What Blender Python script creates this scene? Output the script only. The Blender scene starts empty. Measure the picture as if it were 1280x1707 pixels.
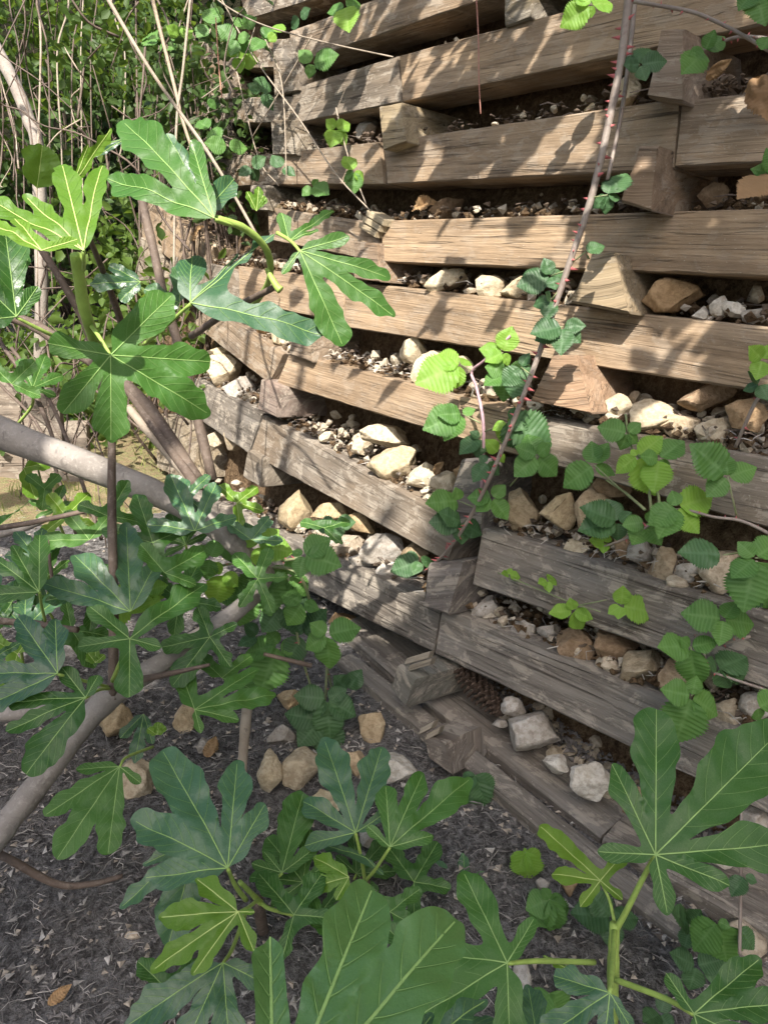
import bpy, bmesh, math, random
from mathutils import Vector, Matrix, noise
from mathutils.geometry import delaunay_2d_cdt
random.seed(11)
R_ = random.uniform
sc = bpy.context.scene
COL = sc.collection

# ---------------------------------------------------------------- camera, sky, sun, exposure
FPX = 1180.0                       # focal length in pixels of the 1280x1707 photograph
PITCH = math.atan(503 / FPX)
CZ = 0.93
CAM = Vector((0, 0, CZ))
cd = bpy.data.cameras.new('camera'); co = bpy.data.objects.new('camera', cd); COL.objects.link(co)
cd.sensor_fit = 'VERTICAL'; cd.sensor_height = 24.0; cd.lens = FPX / 1707 * 24.0
cd.clip_start = 0.02; cd.clip_end = 300
co.location = CAM; co.rotation_euler = (math.pi / 2 - PITCH, 0, 0)
sc.camera = co
SUN = Vector((-0.091, -0.588, 0.80)).normalized()
w = bpy.data.worlds.new('World'); sc.world = w; w.use_nodes = True
nt = w.node_tree; sky = nt.nodes.new('ShaderNodeTexSky'); sky.sky_type = 'NISHITA'; sky.sun_disc = False
sky.sun_elevation = math.asin(SUN.z); sky.sun_rotation = math.radians(189)
sky.air_density = 0.9; sky.dust_density = 3.0; sky.ozone_density = 0.5
bg = nt.nodes['Background']; nt.links.new(sky.outputs[0], bg.inputs[0]); bg.inputs[1].default_value = 0.15
sl = bpy.data.lights.new('sun', 'SUN'); so = bpy.data.objects.new('sun', sl); COL.objects.link(so)
sl.energy = 3.9; sl.angle = math.radians(0.53); sl.color = (1.0, 0.94, 0.86)
so.rotation_euler = SUN.to_track_quat('Z', 'Y').to_euler(); so.location = (0, -3, 6)
sc.view_settings.view_transform = 'Standard'; sc.view_settings.look = 'None'
sc.view_settings.exposure = 1.4; sc.view_settings.gamma = 1.0; sc.view_settings.use_curve_mapping = False
sc.render.engine = 'CYCLES'; sc.cycles.use_denoising = True
sc.cycles.max_bounces = 8; sc.cycles.diffuse_bounces = 4; sc.cycles.transmission_bounces = 4

# ---------------------------------------------------------------- pixel -> place helpers
FW = Vector((0, math.cos(PITCH), -math.sin(PITCH))); UP = Vector((0, math.sin(PITCH), math.cos(PITCH))); RT = Vector((1, 0, 0))
def ray(px, py): return FW + RT * ((px - 640) / FPX) + UP * ((853.5 - py) / FPX)
def at(px, py, depth): return CAM + ray(px, py) * depth
def ground(px, py, z=0.0):
    r = ray(px, py); return CAM + r * ((z - CZ) / r.z)
TB = 0.355; BAT = math.atan(TB)
def face(az):
    a = math.radians(az)
    return Vector((-math.cos(a) * math.cos(BAT), -math.sin(a) * math.cos(BAT), math.sin(BAT)))
Q0 = Vector((.368, 1.3, CZ)); NM = face(33.5); NR = face(41.0)
DM = Vector((-math.sin(math.radians(33.5)), math.cos(math.radians(33.5)), 0))
UM = (Vector((0, 0, 1)) - NM * NM.z).normalized()
def hit(px, py, off=0.0):
    """pixel ray onto the battered wall face (two panels, slightly bulging), off metres in front of it"""
    r = ray(px, py); t = 0
    for n in (NM, NR):
        den = r.dot(n)
        if den < -1e-4: t = max(t, (Q0 + n * off - CAM).dot(n) / den)
    return CAM + r * t
def wallpt(s, z, off=0.0):
    """point of the wall face s metres along it at height z"""
    h = (z - CZ)
    p = Q0 + DM * s + UM * (h / UM.z)
    o = min(0.0, (Q0 - p).dot(NR) / NM.dot(NR))
    return p + NM * (o + off)

# ---------------------------------------------------------------- materials
def mat(name):
    m = bpy.data.materials.new(name); m.use_nodes = True
    return m, m.node_tree.nodes, m.node_tree.links, m.node_tree.nodes['Principled BSDF']
def ramp(N, L, src, stops):
    r = N.new('ShaderNodeValToRGB'); L.new(src, r.inputs[0])
    while len(r.color_ramp.elements) < len(stops): r.color_ramp.elements.new(0.5)
    for e, (p, c) in zip(r.color_ramp.elements, stops):
        e.position = p; e.color = (c, c, c, 1) if isinstance(c, (int, float)) else (*c, 1)
    return r.outputs[0]
def noi(N, L, vec, scale, detail=4, rough=.6, dist=0.0):
    n = N.new('ShaderNodeTexNoise'); n.inputs['Scale'].default_value = scale; n.inputs['Detail'].default_value = detail
    n.inputs['Roughness'].default_value = rough; n.inputs['Distortion'].default_value = dist
    if vec is not None: L.new(vec, n.inputs['Vector'])
    return n.outputs['Fac']
def mix(N, L, fac, a, b, mode='MIX'):
    m = N.new('ShaderNodeMix'); m.data_type = 'RGBA'; m.blend_type = mode
    for i, v in ((0, fac), (6, a), (7, b)):
        if hasattr(v, 'links'): L.new(v, m.inputs[i])
        else: m.inputs[i].default_value = v if i == 0 else (*v, 1)
    return m.outputs[2]
def mapping(N, L, src, scale, loc=None):
    mp = N.new('ShaderNodeMapping'); L.new(src, mp.inputs[0]); mp.inputs['Scale'].default_value = scale
    if loc is not None: L.new(loc, mp.inputs['Location'])
    return mp.outputs[0]
def bump(N, L, h, strength, dist, bsdf, normal=None):
    b = N.new('ShaderNodeBump'); b.inputs['Strength'].default_value = strength; b.inputs['Distance'].default_value = dist
    L.new(h, b.inputs['Height'])
    if normal is not None: L.new(normal, b.inputs['Normal'])
    L.new(b.outputs[0], bsdf.inputs['Normal']); return b.outputs[0]
def math_(N, L, op, a, b=None):
    m = N.new('ShaderNodeMath'); m.operation = op
    for i, v in enumerate((a, b)):
        if v is None: continue
        if hasattr(v, 'links'): L.new(v, m.inputs[i])
        else: m.inputs[i].default_value = v
    return m.outputs[0]

def wood_material():
    m, N, L, B = mat('weathered_timber')
    at_ = N.new('ShaderNodeAttribute'); at_.attribute_name = 'gc'
    oi = N.new('ShaderNodeObjectInfo')
    cx = N.new('ShaderNodeCombineXYZ'); r50 = math_(N, L, 'MULTIPLY', oi.outputs['Random'], 37.0)
    for i in range(3): L.new(r50, cx.inputs[i])
    v = N.new('ShaderNodeVectorMath'); v.operation = 'ADD'; L.new(at_.outputs['Vector'], v.inputs[0]); L.new(cx.outputs[0], v.inputs[1]); v = v.outputs[0]
    g1 = noi(N, L, mapping(N, L, v, (1.3, 38, 38)), 1.0, 7, .68, .35)
    g2 = noi(N, L, mapping(N, L, v, (7, 230, 230)), 1.0, 4, .65, .15)
    gc_ = noi(N, L, mapping(N, L, v, (.9, 52, 52)), 1.0, 3, .5, .3)
    big = noi(N, L, mapping(N, L, v, (5, 7, 7)), 1.0, 5, .62)
    patch = noi(N, L, mapping(N, L, v, (18, 30, 30)), 1.0, 8, .7, .5)
    spk = noi(N, L, mapping(N, L, v, (160, 260, 260)), 1.0, 3, .6)
    col = mix(N, L, ramp(N, L, g1, [(.27, .0), (.73, 1.0)]), (.58, .55, .52), (1.14, 1.12, 1.08))
    col = mix(N, L, 1.0, oi.outputs['Color'], col, 'MULTIPLY')
    col = mix(N, L, ramp(N, L, g2, [(.33, .6), (.58, 0.0)]), col, mix(N, L, 1.0, col, (.62, .58, .55), 'MULTIPLY'))
    grey = mix(N, L, ramp(N, L, g1, [(.3, 0.0), (.7, 1.0)]), (.085, .078, .068), (.26, .242, .215))
    col = mix(N, L, ramp(N, L, big, [(.36, 0.0), (.64, 1.0)]) if False else math_(N, L, 'MULTIPLY', ramp(N, L, big, [(.36, 0.0), (.64, 1.0)]), oi.outputs['Alpha']), col, grey)
    pale = math_(N, L, 'MULTIPLY', ramp(N, L, patch, [(.51, 0.0), (.57, .8)]), oi.outputs['Alpha'])
    stain = noi(N, L, mapping(N, L, v, (4, 12, 12)), 1.0, 6, .7)
    col = mix(N, L, ramp(N, L, stain, [(.40, .55), (.56, 0.0)]), col, mix(N, L, 1.0, col, (.55, .52, .5), 'MULTIPLY'))
    col = mix(N, L, pale, col, (.42, .37, .30))
    col = mix(N, L, ramp(N, L, spk, [(.66, 0.0), (.74, .55)]), col, (.5, .45, .37))
    crk = ramp(N, L, gc_, [(.486, 0.0), (.498, 1.0), (.502, 1.0), (.513, 0.0)])
    seg = ramp(N, L, noi(N, L, mapping(N, L, v, (3.0, 14, 14)), 1.0, 2), [(.5, 0.0), (.6, 1.0)])
    crk = math_(N, L, 'MULTIPLY', crk, seg)
    crk2 = ramp(N, L, noi(N, L, mapping(N, L, v, (1.6, 95, 95)), 1.0, 2, .5, .2), [(.488, 0.0), (.5, 1.0), (.512, 0.0)])
    crk = math_(N, L, 'MAXIMUM', crk, math_(N, L, 'MULTIPLY', math_(N, L, 'MULTIPLY', crk2, .6), ramp(N, L, patch, [(.42, 0.0), (.55, 1.0)])))
    col = mix(N, L, math_(N, L, 'MULTIPLY', crk, .75), col, (.05, .038, .03))
    L.new(col, B.inputs['Base Color']); B.inputs['Roughness'].default_value = .82; B.inputs['Specular IOR Level'].default_value = .18
    h = math_(N, L, 'ADD', math_(N, L, 'MULTIPLY', g1, 1.2), math_(N, L, 'MULTIPLY', g2, .8))
    h = math_(N, L, 'SUBTRACT', h, math_(N, L, 'MULTIPLY', crk, 1.3))
    h = math_(N, L, 'ADD', h, math_(N, L, 'MULTIPLY', pale, .25))
    bump(N, L, h, .75, .004, B)
    return m
def stone_material():
    m, N, L, B = mat('limestone')
    tc = N.new('ShaderNodeTexCoord'); oi = N.new('ShaderNodeObjectInfo'); geo = N.new('ShaderNodeNewGeometry')
    v = geo.outputs['Position']
    a = noi(N, L, v, 22, 6, .65); b = noi(N, L, v, 110, 5, .65); c = noi(N, L, v, 380, 3, .6)
    col = mix(N, L, ramp(N, L, a, [(.3, 0.0), (.7, 1.0)]), (.40, .345, .265), (.60, .55, .465))
    col = mix(N, L, ramp(N, L, b, [(.40, .6), (.56, 0.0)]), col, (.27, .22, .16))
    col = mix(N, L, 1.0, col, oi.outputs['Color'], 'MULTIPLY')
    col = mix(N, L, ramp(N, L, c, [(.62, 0.0), (.75, .35)]), col, (.10, .085, .07))
    L.new(col, B.inputs['Base Color']); B.inputs['Roughness'].default_value = .9; B.inputs['Specular IOR Level'].default_value = .15
    h = math_(N, L, 'ADD', a, math_(N, L, 'MULTIPLY', b, .6)); h = math_(N, L, 'ADD', h, math_(N, L, 'MULTIPLY', c, .25))
    bump(N, L, h, .8, .006, B)
    return m
def soil_material(name, c0, c1, c2, sc_=1.0):
    m, N, L, B = mat(name)
    geo = N.new('ShaderNodeNewGeometry'); v = geo.outputs['Position']
    a = noi(N, L, v, 9 * sc_, 6, .65); b = noi(N, L, v, 70 * sc_, 5, .7); c = noi(N, L, v, 300 * sc_, 4, .7)
    col = mix(N, L, ramp(N, L, a, [(.35, 0.0), (.65, 1.0)]), c0, c1)
    col = mix(N, L, ramp(N, L, b, [(.42, 0.0), (.62, 1.0)]), col, c2)
    col = mix(N, L, ramp(N, L, c, [(.3, .8), (.55, 0.0)]), col, mix(N, L, 1.0, col, (.35, .32, .3), 'MULTIPLY'))
    L.new(col, B.inputs['Base Color']); B.inputs['Roughness'].default_value = .95; B.inputs['Specular IOR Level'].default_value = .08
    h = math_(N, L, 'ADD', math_(N, L, 'MULTIPLY', b, 1.2), math_(N, L, 'MULTIPLY', c, .7))
    bump(N, L, h, 1.0, .01 / sc_, B)
    return m
def leaf_material(name, c0, c1, trans, tfac=.3, rough=.42, vein=None, scale=1.0, spec=.33):
    m, N, L, B = mat(name)
    oi = N.new('ShaderNodeObjectInfo'); geo = N.new('ShaderNodeNewGeometry'); v = geo.outputs['Position']
    a = noi(N, L, v, 30 * scale, 4, .6); b = noi(N, L, v, 220 * scale, 3, .6)
    rn = math_(N, L, 'ADD', math_(N, L, 'MULTIPLY', oi.outputs['Random'], .55), math_(N, L, 'MULTIPLY', a, .5))
    col = mix(N, L, ramp(N, L, rn, [(.2, 0.0), (.85, 1.0)]), c0, c1)
    vo = N.new('ShaderNodeTexVoronoi'); vo.feature = 'DISTANCE_TO_EDGE'; vo.inputs['Scale'].default_value = 330 * scale; L.new(v, vo.inputs['Vector'])
    net = ramp(N, L, vo.outputs['Distance'], [(.0, 1.0), (.10, 0.0)])
    if vein is not None:
        col = mix(N, L, math_(N, L, 'MULTIPLY', net, .10), col, vein)
        atv = N.new('ShaderNodeAttribute'); atv.attribute_name = 'vein'
        col = mix(N, L, math_(N, L, 'MULTIPLY', atv.outputs['Fac'], .3), col, vein)
    bk = mix(N, L, 1.0, col, (1.35, 1.3, 1.6), 'MULTIPLY')
    col2 = mix(N, L, geo.outputs['Backfacing'], col, bk)
    big = noi(N, L, v, 9 * scale, 3, .6)
    col2 = mix(N, L, ramp(N, L, big, [(.38, 0.0), (.66, .5)]), col2, mix(N, L, 1.0, col2, (1.35, 1.25, 1.15), 'MULTIPLY'))
    col2 = mix(N, L, ramp(N, L, b, [(.66, 0.0), (.74, .35)]), col2, (.16, .17, .09))
    L.new(col2, B.inputs['Base Color']); L.new(ramp(N, L, big, [(.3, rough - .08), (.7, rough + .22)]), B.inputs['Roughness'])
    B.inputs['Specular IOR Level'].default_value = spec
    hb = math_(N, L, 'ADD', math_(N, L, 'MULTIPLY', a, 1.0), math_(N, L, 'MULTIPLY', b, .25))
    bump(N, L, hb, .35, .004 / scale, B)
    tr = N.new('ShaderNodeBsdfTranslucent')
    L.new(mix(N, L, 1.0, mix(N, L, a, trans, tuple(x * .75 for x in trans)), (1, 1, 1), 'MULTIPLY'), tr.inputs['Color'])
    ms = N.new('ShaderNodeMixShader'); ms.inputs[0].default_value = tfac
    out = N['Material Output'] if 'Material Output' in N else None
    L.new(B.outputs[0], ms.inputs[1]); L.new(tr.outputs[0], ms.inputs[2]); L.new(ms.outputs[0], out.inputs[0])
    return m
def bark_material(name, c0, c1, c2, rough=.75, along=(30, 30, 12)):
    m, N, L, B = mat(name)
    geo = N.new('ShaderNodeNewGeometry'); v = geo.outputs['Position']
    a = noi(N, L, v, 14, 5, .6); b = noi(N, L, v, 120, 5, .65); c = noi(N, L, v, 45, 3, .6, 1.0)
    col = mix(N, L, ramp(N, L, a, [(.35, 0.0), (.65, 1.0)]), c0, c1)
    col = mix(N, L, ramp(N, L, b, [(.52, 0.0), (.72, .8)]), col, c2)
    col = mix(N, L, ramp(N, L, c, [(.62, 0.0), (.7, .5)]), col, tuple(x * .45 for x in c0))
    L.new(col, B.inputs['Base Color']); B.inputs['Roughness'].default_value = rough
    bump(N, L, math_(N, L, 'ADD', b, c), .45, .003, B)
    return m
def plain(name, c, rough=.6, var=.3, scale=60):
    m, N, L, B = mat(name)
    geo = N.new('ShaderNodeNewGeometry'); oi = N.new('ShaderNodeObjectInfo')
    a = noi(N, L, geo.outputs['Position'], scale, 4, .6)
    lo = tuple(x * (1 - var) for x in c); hi = tuple(min(1, x * (1 + var)) for x in c)
    col = mix(N, L, ramp(N, L, a, [(.3, 0.0), (.7, 1.0)]), lo, hi)
    L.new(col, B.inputs['Base Color']); B.inputs['Roughness'].default_value = rough; B.inputs['Specular IOR Level'].default_value = .2
    bump(N, L, a, .3, .002, B)
    return m
WOOD = wood_material(); STONE = stone_material()
SOIL = soil_material('dry_soil', (.085, .055, .033), (.16, .105, .062), (.25, .175, .105))
MULCH = soil_material('dark_mulch', (.075, .07, .066), (.15, .14, .132), (.28, .268, .255))
HILL = soil_material('shaded_hillside_litter', (.010, .011, .006), (.022, .022, .012), (.035, .034, .018), .3)  # near-black litter: the shade of the thicket gaps is put into its colour
SAND = soil_material('dry_grass_soil', (.30, .22, .13), (.40, .31, .19), (.30, .30, .14), .6)
FIGL = leaf_material('sheen_fig_leaf', (.055, .14, .034), (.095, .20, .05), (.22, .40, .07), .15, .30, (.22, .36, .12), 1.0, .6)  # paler base colour stands in for part of the near leaf's sheen
FIG = leaf_material('fig_leaf', (.019, .070, .012), (.049, .132, .021), (.17, .36, .03), .2, .37, (.17, .30, .10))
FIGY = leaf_material('young_fig_leaf', (.07, .165, .012), (.12, .23, .02), (.30, .48, .04), .3, .38, (.32, .42, .13))
FIGB = leaf_material('blue_green_fig_leaf', (.022, .072, .032), (.046, .115, .048), (.12, .26, .05), .12, .34, (.20, .34, .15), 1.0, .5)
VEIN = plain('leaf_vein', (.23, .36, .11), .5, .15)
VEINY = plain('young_leaf_vein', (.42, .52, .16), .5, .15)
VEIN2 = plain('fine_leaf_vein', (.13, .235, .065), .5, .15)
PET = plain('petiole', (.30, .42, .10), .45, .2)
BRAM = leaf_material('bramble_leaf', (.040, .118, .020), (.080, .185, .034), (.22, .45, .07), .25, .5, (.22, .38, .14), 1.4)
BRAMY = leaf_material('young_bramble_leaf', (.12, .27, .025), (.19, .37, .045), (.42, .65, .08), .4, .5, (.40, .55, .18), 1.4)
BRAMD = leaf_material('dark_bramble_leaf', (.024, .066, .022), (.044, .105, .032), (.10, .22, .05), .14, .45, (.14, .25, .13), 1.4)
SHRUB = leaf_material('thicket_leaf', (.03, .065, .010), (.085, .14, .025), (.28, .42, .05), .3, .45, None, .5)
SHRUBD = leaf_material('dark_shaded_leaf', (.02, .05, .012), (.05, .09, .02), (.12, .2, .03), .2, .5, None, .5)  # darker copy of SHRUB, with thicket shade put into the leaf colour
BARK = bark_material('fig_bark', (.19, .168, .145), (.28, .25, .22), (.35, .32, .285))
TWIG = bark_material('brown_twig', (.075, .052, .04), (.13, .095, .07), (.2, .16, .13))
PALE = bark_material('pale_dry_stem', (.26, .21, .155), (.37, .31, .24), (.25, .2, .15))
CANE = bark_material('bramble_cane', (.19, .15, .125), (.29, .245, .205), (.18, .11, .095), .55)
CANED = bark_material('green_cane', (.16, .20, .09), (.24, .28, .13), (.2, .12, .1), .55)
THORN = plain('red_thorn', (.42, .12, .12), .5)
CHAR = plain('litter', (.165, .152, .142), .95, .55, 40)
CHIP = plain('wood_chip', (.37, .345, .31), .9, .5, 35)
GRIT = plain('grit', (.36, .31, .25), .9, .45, 25)
DEAD = leaf_material('dead_leaf', (.20, .12, .06), (.34, .22, .11), (.3, .18, .06), .15, .7)
CONE = plain('pine_cone', (.085, .06, .045), .8, .5, 90)
GRASS = leaf_material('grass_blade', (.10, .16, .03), (.24, .26, .08), (.3, .4, .08), .3, .5)

# ---------------------------------------------------------------- object helpers
def new(name, me, m=None, parent=None, world=True):
    o = bpy.data.objects.new(name, me); COL.objects.link(o)
    if m is not None and me is not None and not me.materials: me.materials.append(m)
    if parent is not None:
        o.parent = parent
        if world and parent.type == 'EMPTY': o.matrix_basis = Matrix.Translation(-parent.location)
    return o
def tag(o, label=None, cat=None, group=None, kind=None):
    if label: o['label'] = label
    if cat: o['category'] = cat
    if group: o['group'] = group
    if kind: o['kind'] = kind
    return o
def thing(name, loc, label, cat, group=None):
    o = bpy.data.objects.new(name, None); COL.objects.link(o); o.location = loc; o.empty_display_size = .05
    return tag(o, label, cat, group)
def mesh(name, v, f, smooth=True, sharp=None):
    me = bpy.data.meshes.new(name); me.from_pydata([tuple(p) for p in v], [], f); me.update()
    if smooth:
        me.shade_smooth()
        if sharp: me.set_sharp_from_angle(angle=math.radians(sharp))
    return me
def smooth_path(pts, n=5):
    if len(pts) < 3: return pts
    out = []
    P = [pts[0] * 2 - pts[1]] + list(pts) + [pts[-1] * 2 - pts[-2]]
    for i in range(1, len(P) - 2):
        for k in range(n):
            t = k / n; a, b, c, d = P[i - 1], P[i], P[i + 1], P[i + 2]
            out.append(.5 * ((2 * b) + (c - a) * t + (2 * a - 5 * b + 4 * c - d) * t * t + (3 * b - a - 3 * c + d) * t ** 3))
    out.append(pts[-1]); return out
def tube_data(pts, r0, r1, sides=7, wob=0.0, V=None, F=None, knots=0.0):
    V = [] if V is None else V; F = [] if F is None else F
    base = len(V); n = len(pts); ph = R_(0, 9)
    for i, p in enumerate(pts):
        t = (pts[min(i + 1, n - 1)] - pts[max(i - 1, 0)]).normalized()
        a = t.cross(Vector((.31, .2, .93))).normalized(); b = t.cross(a)
        f = i / max(1, n - 1); r = r0 + (r1 - r0) * f
        if knots: r *= 1 + knots * max(0, noise.noise(Vector((i * .9, ph, 0)))) * 1.6
        for k in range(sides):
            an = 2 * math.pi * k / sides
            rr = r * (1 + wob * noise.noise(Vector((math.cos(an) * 1.3 + ph, math.sin(an) * 1.3, i * .35))))
            V.append(p + a * math.cos(an) * rr + b * math.sin(an) * rr)
    for i in range(n - 1):
        for k in range(sides):
            k2 = (k + 1) % sides
            F.append((base + i * sides + k, base + i * sides + k2, base + (i + 1) * sides + k2, base + (i + 1) * sides + k))
    F.append(tuple(base + k for k in range(sides))[::-1]); F.append(tuple(base + (n - 1) * sides + k for k in range(sides)))
    return V, F
def tube(name, pts, r0, r1, m, parent=None, sides=7, wob=.1, n=5, knots=0.0):
    V, F = tube_data(smooth_path([Vector(p) for p in pts], n), r0, r1, sides, wob, knots=knots)
    return new(name, mesh(name, V, F), m, parent)
def pxr(px, depth): return px * depth / FPX        # pixels -> metres at a depth

# ---------------------------------------------------------------- ground, hillside, soil bank
def gz(x, y):
    h = .012 * noise.noise(Vector((x * 5, y * 5, 0))) + .006 * noise.noise(Vector((x * 19, y * 19, 3)))
    h += max(0, y - 3.2) * .12
    return h
def grid(name, xs, ys, fn, m, kind='structure'):
    V = [fn(x, y) for y in ys for x in xs]; nx = len(xs)
    F = [(j * nx + i, j * nx + i + 1, (j + 1) * nx + i + 1, (j + 1) * nx + i) for j in range(len(ys) - 1) for i in range(nx - 1)]
    o = new(name, mesh(name, V, F), m); return tag(o, kind=kind)
def lin(a, b, n): return [a + (b - a) * i / (n - 1) for i in range(n)]
xs = [-40, -20, -10, -6] + lin(-4, 2.2, 150) + [4, 8, 16, 40]; ys = [-40, -15, -6, -2] + lin(-.5, 4.2, 130) + [5, 7, 10]
grid('ground', xs, ys, lambda x, y: Vector((x, y, gz(x, y))), MULCH)
gp = grid('path', lin(-3.6, -.62, 60), lin(2.05, 4.4, 40), lambda x, y: Vector((x, y, gz(x, y) + .012 - .03 * max(0, (x + 1.0)) - .03 * max(0, 2.35 - y) + .01 * noise.noise(Vector((x * 7, y * 7, 5))))), SAND)
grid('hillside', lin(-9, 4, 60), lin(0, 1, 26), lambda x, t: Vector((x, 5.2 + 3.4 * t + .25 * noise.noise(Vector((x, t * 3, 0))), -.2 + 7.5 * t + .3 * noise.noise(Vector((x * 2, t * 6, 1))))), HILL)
def bank(s, z):
    p = wallpt(s, z, -.125 - .035 * max(0, min(1, (z - .75) * 2.5))); k = noise.noise(Vector((s * 9, z * 11, 2))) * .022 + noise.noise(Vector((s * 27, z * 29, 4))) * .012 + noise.noise(Vector((s * 70, z * 70, 7))) * .005
    return p + NM * k
grid('soil_bank', lin(-1.2, 2.45, 330), lin(-.1, 2.9, 230), bank, SOIL)

# ---------------------------------------------------------------- the timber crib wall
wall = thing('retaining_wall', wallpt(.4, 0), 'leaning timber crib retaining wall of stacked weathered beams filled with rubble', 'wall')
TILT = math.radians(7)
def block(name, quad, depth, tint, hgt=None, segs=None, ch=.0035, rag=.0009, inward=None):
    """chamfered, slightly ragged timber: quad = front TL, TR, BR, BL in 3D"""
    TL, TR, BR, BL = quad
    if hgt: BL = TL - Vector((0, 0, hgt)); BR = TR - Vector((0, 0, hgt))
    ax = (TR - TL); ln = ax.length; axn = ax.normalized()
    if inward is None:
        nh = Vector((NM.x, NM.y, 0)).normalized(); inward = -(nh * math.cos(TILT) + Vector((0, 0, 1)) * math.sin(TILT))
        inward = (inward - axn * inward.dot(axn)).normalized()
    n = segs or max(4, int(ln / .025)); V = []; F = []; G = []; ph = R_(0, 99)
    hL = (TL - BL).length
    prof = [(0, ch), (ch, 0), (1 - ch / .11, 0), (1, ch)]            # (down fraction, depth) for the front
    for i in range(n + 1):
        t = i / n; T = TL.lerp(TR, t); Bm = BL.lerp(BR, t); dn = Bm - T; h = dn.length; dn.normalize()
        rg = lambda k: Vector((noise.noise(Vector((t * ln * 16, k * 3.1, ph))), noise.noise(Vector((t * ln * 16, k * 3.1, ph + 20))), noise.noise(Vector((t * ln * 16, k * 3.1, ph + 40))))) * rag
        chv = ch * (1 + .6 * noise.noise(Vector((t * ln * 22, 0, ph + 3)))); chb = ch * (1 + .6 * noise.noise(Vector((t * ln * 22, 5, ph + 3))))
        ring = [(chv * .9, 0), (h * .33, 0), (h * .66, 0), (h - chb * .9, 0), (h, chb), (h, depth - ch), (h - ch, depth), (ch, depth), (0, depth - ch), (0, depth * .5), (0, chv)]
        e = 0
        if i in (0, n): e = 1
        for k, (a, b) in enumerate(ring):
            V.append(T + dn * a + inward * b + rg(k) + axn * (noise.noise(Vector((k * .7, ph, i))) * .003 if e else 0))
            G.append((t * ln, a + (.31 if 4 <= k <= 7 else 0), b))
    m_ = 11
    for i in range(n):
        for k in range(m_):
            k2 = (k + 1) % m_
            F.append((i * m_ + k, (i + 1) * m_ + k, (i + 1) * m_ + k2, i * m_ + k2))
    F.append(tuple(range(m_))); F.append(tuple(n * m_ + k for k in range(m_))[::-1])
    me = mesh(name, V, F, True, 35)
    a_ = me.attributes.new('gc', 'FLOAT_VECTOR', 'POINT')
    for i, g in enumerate(G): a_.data[i].vector = g
    o = new(name, me, WOOD, wall); o.color = (*tint, max(.2, min(.9, 1.25 - tint[0] * 2.4)))
    return o
TAN = (.41, .305, .20); TAN2 = (.35, .265, .18); MID = (.30, .245, .185); GRY = (.245, .22, .19); GRY2 = (.235, .215, .19); DRK = (.22, .16, .10)
beams = [  # front-face corners TL TR BR BL in photo pixels, depth, tint
 ([(330,-75),(560,-120),(560,-62),(330,-25)], DRK), ([(400,-15),(760,-135),(760,-75),(410,33)], DRK), ([(560,-122),(1320,-420),(1320,-290),(560,-60)], DRK),
 ([(760,-135),(1320,-330),(1320,-190),(760,-75)], DRK),
 ([(330,70),(480,68),(484,112),(330,115)], DRK), ([(483,52),(862,-92),(862,-21),(487,108)], TAN2), ([(864,-93),(1320,-255),(1320,-130),(864,-22)], TAN2),
 ([(318,165),(487,160),(490,204),(318,206)], DRK), ([(487,147),(663,93),(668,170),(490,206)], MID), ([(667,92),(1320,-85),(1320,30),(672,170)], TAN),
 ([(330,262),(453,256),(468,308),(330,312)], DRK), ([(455,256),(632,236),(640,307),(470,308)], TAN2), ([(640,236),(1132,163),(1122,282),(646,307)], TAN2), ([(1136,168),(1320,146),(1320,268),(1126,279)], TAN2),
 ([(247,331),(355,412),(335,470),(232,395)], TAN), ([(447,345),(632,372),(632,437),(450,400)], TAN2), ([(635,368),(1320,346),(1320,463),(640,437)], TAN),
 ([(285,425),(396,450),(398,505),(280,480)], MID), ([(398,443),(572,468),(575,540),(400,500)], TAN), ([(574,468),(1320,550),(1320,662),(577,546)], TAN),
 ([(350,508),(473,590),(448,640),(322,540)], TAN2), ([(483,588),(885,692),(880,765),(462,640)], TAN), ([(886,692),(1320,772),(1320,892),(881,765)], MID),
 ([(325,630),(437,690),(415,757),(318,690)], GRY), ([(440,692),(768,874),(745,937),(418,757)], MID), ([(805,880),(1320,1042),(1320,1165),(788,975)], GRY),
 ([(300,812),(735,1012),(722,1088),(310,885)], GRY), ([(738,1012),(1320,1262),(1320,1378),(725,1090)], GRY2),
]
HITB = [[hit(*c) for c in q] for q, t in beams]
for (q, t), p in zip(beams, HITB):
    tf = R_(.9, 1.1); t = tuple(c * tf for c in t)
    block('timber_beam', p, R_(.095, .115), t)
low = [([(560,1042),(668,1135)], 0.0, .13), ([(705,1163),(1000,1395)], 0.0, .13), ([(1003,1398),(1360,1600)], 0.0, .13),
       ([(560,1100),(738,1246)], .06, .045), ([(742,1249),(1000,1464)], .06, .045), ([(1003,1466),(1400,1760)], .06, .045)]
for q, off, dp in low:
    a, b = [hit(*c, off) for c in q]
    axl = (b - a).normalized(); inl = -Vector((NM.x, NM.y, -.02)); inl = (inl - axl * inl.dot(axl)).normalized()
    block('timber_beam', [a, b, b, a], dp, tuple(c * 1.12 for c in GRY2), hgt=.115, inward=inl)
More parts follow.
